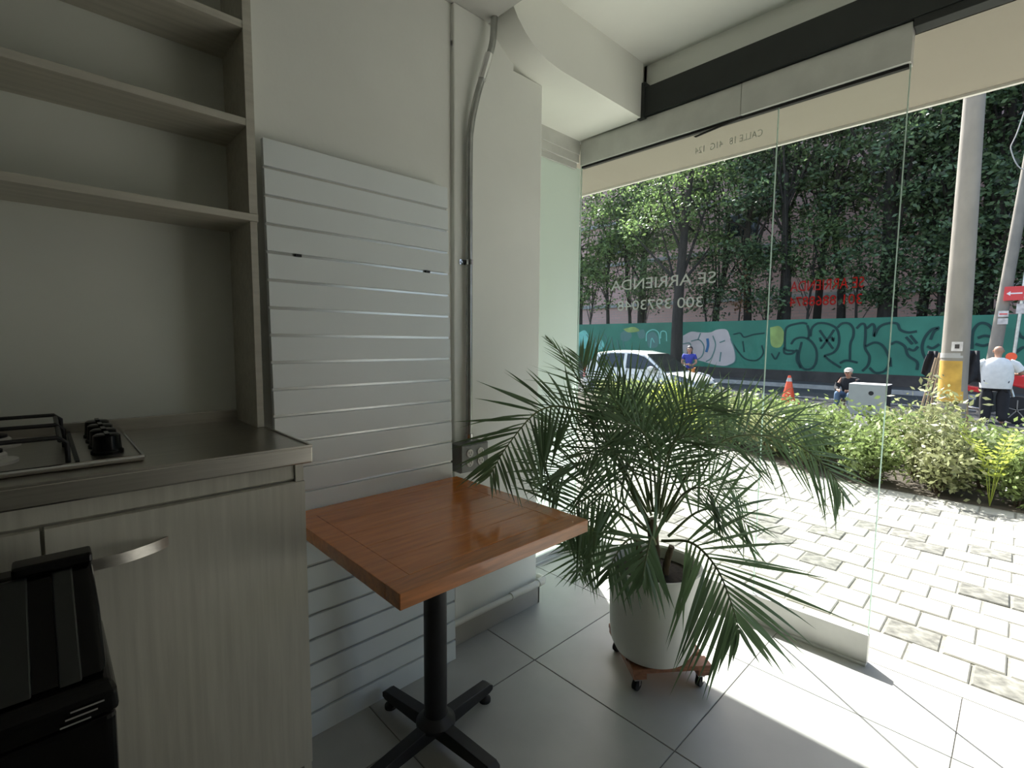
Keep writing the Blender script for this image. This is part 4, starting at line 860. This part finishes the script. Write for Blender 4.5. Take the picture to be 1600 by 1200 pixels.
Jw = dict(pelvis=(0, 0, .86), belly=(.0, 0, 1.0), chest=(0, 0, 1.18), neck=(.0, 0, 1.36), jaw=(.03, 0, 1.42), head=(.03, 0, 1.50), crown=(.02, 0, 1.55), shl=(0, .165, 1.29), shr=(0, -.165, 1.29), ell=(.03, .22, 1.05), elr=(.03, -.22, 1.05), wrl=(.18, .10, .98), wrr=(.18, -.08, 1.0), hal=(.22, .04, .99), har=(.22, -.02, 1.01),
          hil=(0, .09, .80), hir=(0, -.09, .80), knl=(.01, .095, .45), knr=(.02, -.095, .45), anl=(-.02, .10, .08), anr=(-.02, -.10, .08), tol=(.13, .11, .045), tor=(.13, -.11, .045))
wom = person((15.5, 7.66, -.42), math.radians(205), 'woman in a blue top and orange trousers standing behind the white car', Jw, [
    ('blouse', ['belly', 'chest', (0, 0, 1.31), 'shl', 'shr', (.02, .20, 1.15), (.02, -.20, 1.15), (0, 0, .92)], [(0, 1), (1, 2), (1, 3), (1, 4), (3, 5), (4, 6), (0, 7)], [(.145, .12), (.16, .13), (.07, .065), .072, .072, .065, .065, (.16, .13)], M_blue),
    ('trousers', [(0, 0, .86), 'hil', 'hir', 'knl', 'knr', (-.02, .10, .09), (-.02, -.10, .09)], [(0, 1), (0, 2), (1, 3), (2, 4), (3, 5), (4, 6)], [(.165, .14), .115, .115, .10, .10, .09, .09], M_ochre),
    ('shoe', ['anl', 'tol'], [(0, 1)], [(.042, .045), (.04, .035)], M_shoe), ('shoe', ['anr', 'tor'], [(0, 1)], [(.042, .045), (.04, .035)], M_shoe)], 1.0)
blob('hair', (-.015, 0, 1.50), (.105, .105, .115), M_hair, wom); blob('hair', (-.05, 0, 1.34), (.06, .10, .16), M_hair, wom); face(wom, .035, 0, 1.49)
Js = dict(pelvis=(0, 0, .34), belly=(.03, 0, .48), chest=(.09, 0, .68), neck=(.13, 0, .85), jaw=(.17, 0, .90), head=(.18, 0, .97), crown=(.17, 0, 1.02), shl=(.08, .18, .78), shr=(.08, -.18, .78), ell=(.20, .26, .54), elr=(.20, -.26, .54), wrl=(.40, .16, .50), wrr=(.40, -.14, .50), hal=(.45, .11, .50), har=(.45, -.09, .50),
          hil=(.03, .10, .34), hir=(.03, -.10, .34), knl=(.40, .15, .44), knr=(.40, -.15, .44), anl=(.38, .15, .09), anr=(.38, -.15, .09), tol=(.52, .16, .045), tor=(.52, -.16, .045))
stp = person((15.45, 3.13, -.42), math.radians(172), 'person in a beige cap, black jacket and jeans sitting behind the metal box', Js, [
    ('jacket', ['belly', 'chest', (.115, 0, .81), 'shl', 'shr', 'ell', 'elr', (.37, .17, .505), (.37, -.15, .505), (0, 0, .36)], [(0, 1), (1, 2), (1, 3), (1, 4), (3, 5), (4, 6), (5, 7), (6, 8), (0, 9)], [(.175, .15), (.19, .15), (.085, .08), .085, .085, .07, .07, .05, .05, (.18, .15)], M_blk),
    ('trousers', [(0, 0, .33), 'hil', 'hir', 'knl', 'knr', (.38, .15, .10), (.38, -.15, .10)], [(0, 1), (0, 2), (1, 3), (2, 4), (3, 5), (4, 6)], [(.15, .12), .10, .10, .08, .08, .065, .065], M_jean),
    ('shoe', ['anl', 'tol'], [(0, 1)], [(.048, .05), (.045, .04)], M_signw), ('shoe', ['anr', 'tor'], [(0, 1)], [(.048, .05), (.045, .04)], M_signw)])
blob('cap', (.165, 0, 1.02), (.105, .10, .075), M_cap, stp); MB().prism([(.24, -.07, 1.0), (.33, -.05, .985), (.33, .05, .985), (.24, .07, 1.0)], (0, 0, .012)).build('cap_brim', M_cap, stp); face(stp, .18, 0, .96)
stool = thing('low_stool', 'low wooden stool under the sitting person with the beige cap', 'stool', (15.47, 3.13, -.42))
MB().box(15.30, 15.64, 2.96, 3.30, -.20, -.17).build('seat', M_stick, stool, bevel=.005)
for a in (15.32, 15.60):
    for b in (2.98, 3.26): bx(a, a+.03, b, b+.03, -.42, -.20).build('leg', M_stick, stool)

# ------------------------------------------------------------------ street things
cn = thing('traffic_cone', 'orange traffic cone standing in the street left of the metal box', 'cone', (15.1, 4.5, -.42))
MB().box(14.87, 15.33, 4.27, 4.73, -.42, -.38).build('base', M_orange, cn, bevel=.01)
MB().lathe((15.1, 4.5, -.42), [(.19, .04), (.04, .80), (.032, .82)], 28).build('body', M_orange, cn, smooth=True)
MB().lathe((15.1, 4.5, -.42), [(.072, .655), (.052, .755)], 28).build('collar', M_paper, cn, smooth=True)
mbx = thing('metal_box', 'grey sheet metal box with two round holes beside the sitting person', 'box', (14.5, 2.53, -.42))
MB().box(14.32, 14.9, 2.17, 2.92, -.42, .315).build('housing', M_blk, mbx, bevel=.006)
bx(14.30, 14.322, 2.165, 2.925, -.42, .318).build('front_panel', M_metalbox, mbx, bevel=.004)
bx(14.30, 14.90, 2.165, 2.925, .316, .328).build('lid', M_signw, mbx, bevel=.003)
for z in (.12, -.22): MB().lathe((14.295, 2.47, z), [(.052, 0), (.052, .008)], 20, 'x').build('hole', M_rubber, mbx)
sk_ = thing('timber_stand', 'bundle of bare timber poles leaning behind the yellow banded pole', 'poles', (13, 1.0, -.42))
for k, (y0, y1, h_) in enumerate(((1.44, 1.22, 1.15), (1.36, 1.17, 1.25), (1.28, 1.14, 1.2), (.72, .86, 1.0), (.66, .78, .95))):
    MB().tube([(12.9+.05*k, y0, -.42), (13.05+.04*k, y1, -.42+h_+.3)], .022, 8).build('pole', M_stick, sk_)
tp = thing('black_tarp', 'black cloth draped over the timber poles behind the near pole', 'cloth', (13.2, 1.0, .5))
for (ya, yb, za, zb_) in ((1.18, 1.46, .66, 1.16), (.56, .84, .55, 1.18)):
    mb = MB(); n = 8
    vs = []
    for i in range(n+1):
        for j in range(n+1):
            u, v = i/n, j/n; vs.append((13.30+.05*math.sin(u*9+v*3), ya+(yb-ya)*(u*(1-.45*v)+.15*v), za+(zb_-za)*v+.04*math.sin(u*7)*(1-v)))
    fs = [(i*(n+1)+j, (i+1)*(n+1)+j, (i+1)*(n+1)+j+1, i*(n+1)+j+1) for i in range(n) for j in range(n)]
    o = mb.add(vs, fs).build('cloth', M_blk, tp, smooth=True); sm = o.modifiers.new('solid', 'SOLIDIFY'); sm.thickness = .02
mo = thing('red_motorcycle', 'red motorcycle parked behind the man in the light shirt', 'motorcycle', (15.35, .2, -.42))
def wheel_(y, nm='wheel'):
    w_ = MB().lathe((15.35, y, -.12), [(.21, -.05), (.28, -.045), (.30, -.02), (.30, .02), (.28, .045), (.21, .05)], 32, 'x').build(nm, M_tyre, mo, smooth=True)
    MB().lathe((15.35, y, -.12), [(.05, -.05), (.05, .05)], 14, 'x').build('hub', M_rim, w_)
    for k in range(5):
        a = k*1.2566+.3; MB().beam((15.31, y, -.12), (15.31, y+.22*math.cos(a), -.12+.22*math.sin(a)), .02, .035, up=(1, 0, 0)).build('spoke', M_rim, w_)
    return w_
wheel_(.02); wheel_(1.10)
def yz(pts, x0, x1, nm, m, bev=.02): return MB().prism([(x0, y, z) for y, z in pts], (x1-x0, 0, 0)).build(nm, m, mo, bevel=bev)
yz([(.36, .30), (.30, .62), (.10, .68), (-.18, .60), (-.30, .40), (-.05, .36), (.16, .42)], 15.22, 15.48, 'fairing', M_red, .03)
yz([(.40, .46), (.36, .60), (.86, .52), (1.02, .56), (1.0, .46)], 15.24, 15.46, 'seat', M_blk, .02)
yz([(.80, .24), (.62, .22), (.66, .34), (.98, .40), (1.16, .34), (1.10, .28)], 15.24, 15.46, 'tail', M_red, .02)
yz([(.30, -.18), (.28, .28), (.66, .22), (.72, -.10), (.60, -.22)], 15.24, 15.46, 'engine', M_dark, .02)
MB().tube([(15.35, .02, -.12), (15.35, .22, .62), (15.35, .26, .78)], .03, 10).build('fork', M_galv, mo)
MB().tube([(15.05, .30, .82), (15.2, .26, .80), (15.5, .26, .80), (15.65, .30, .82)], .015, 8).build('handlebar', M_black, mo)
MB().tube([(15.22, .60, -.15), (15.2, .9, -.10), (15.2, 1.25, .02)], [.035, .05, .05], 12).build('exhaust', M_chrome, mo, smooth=True)
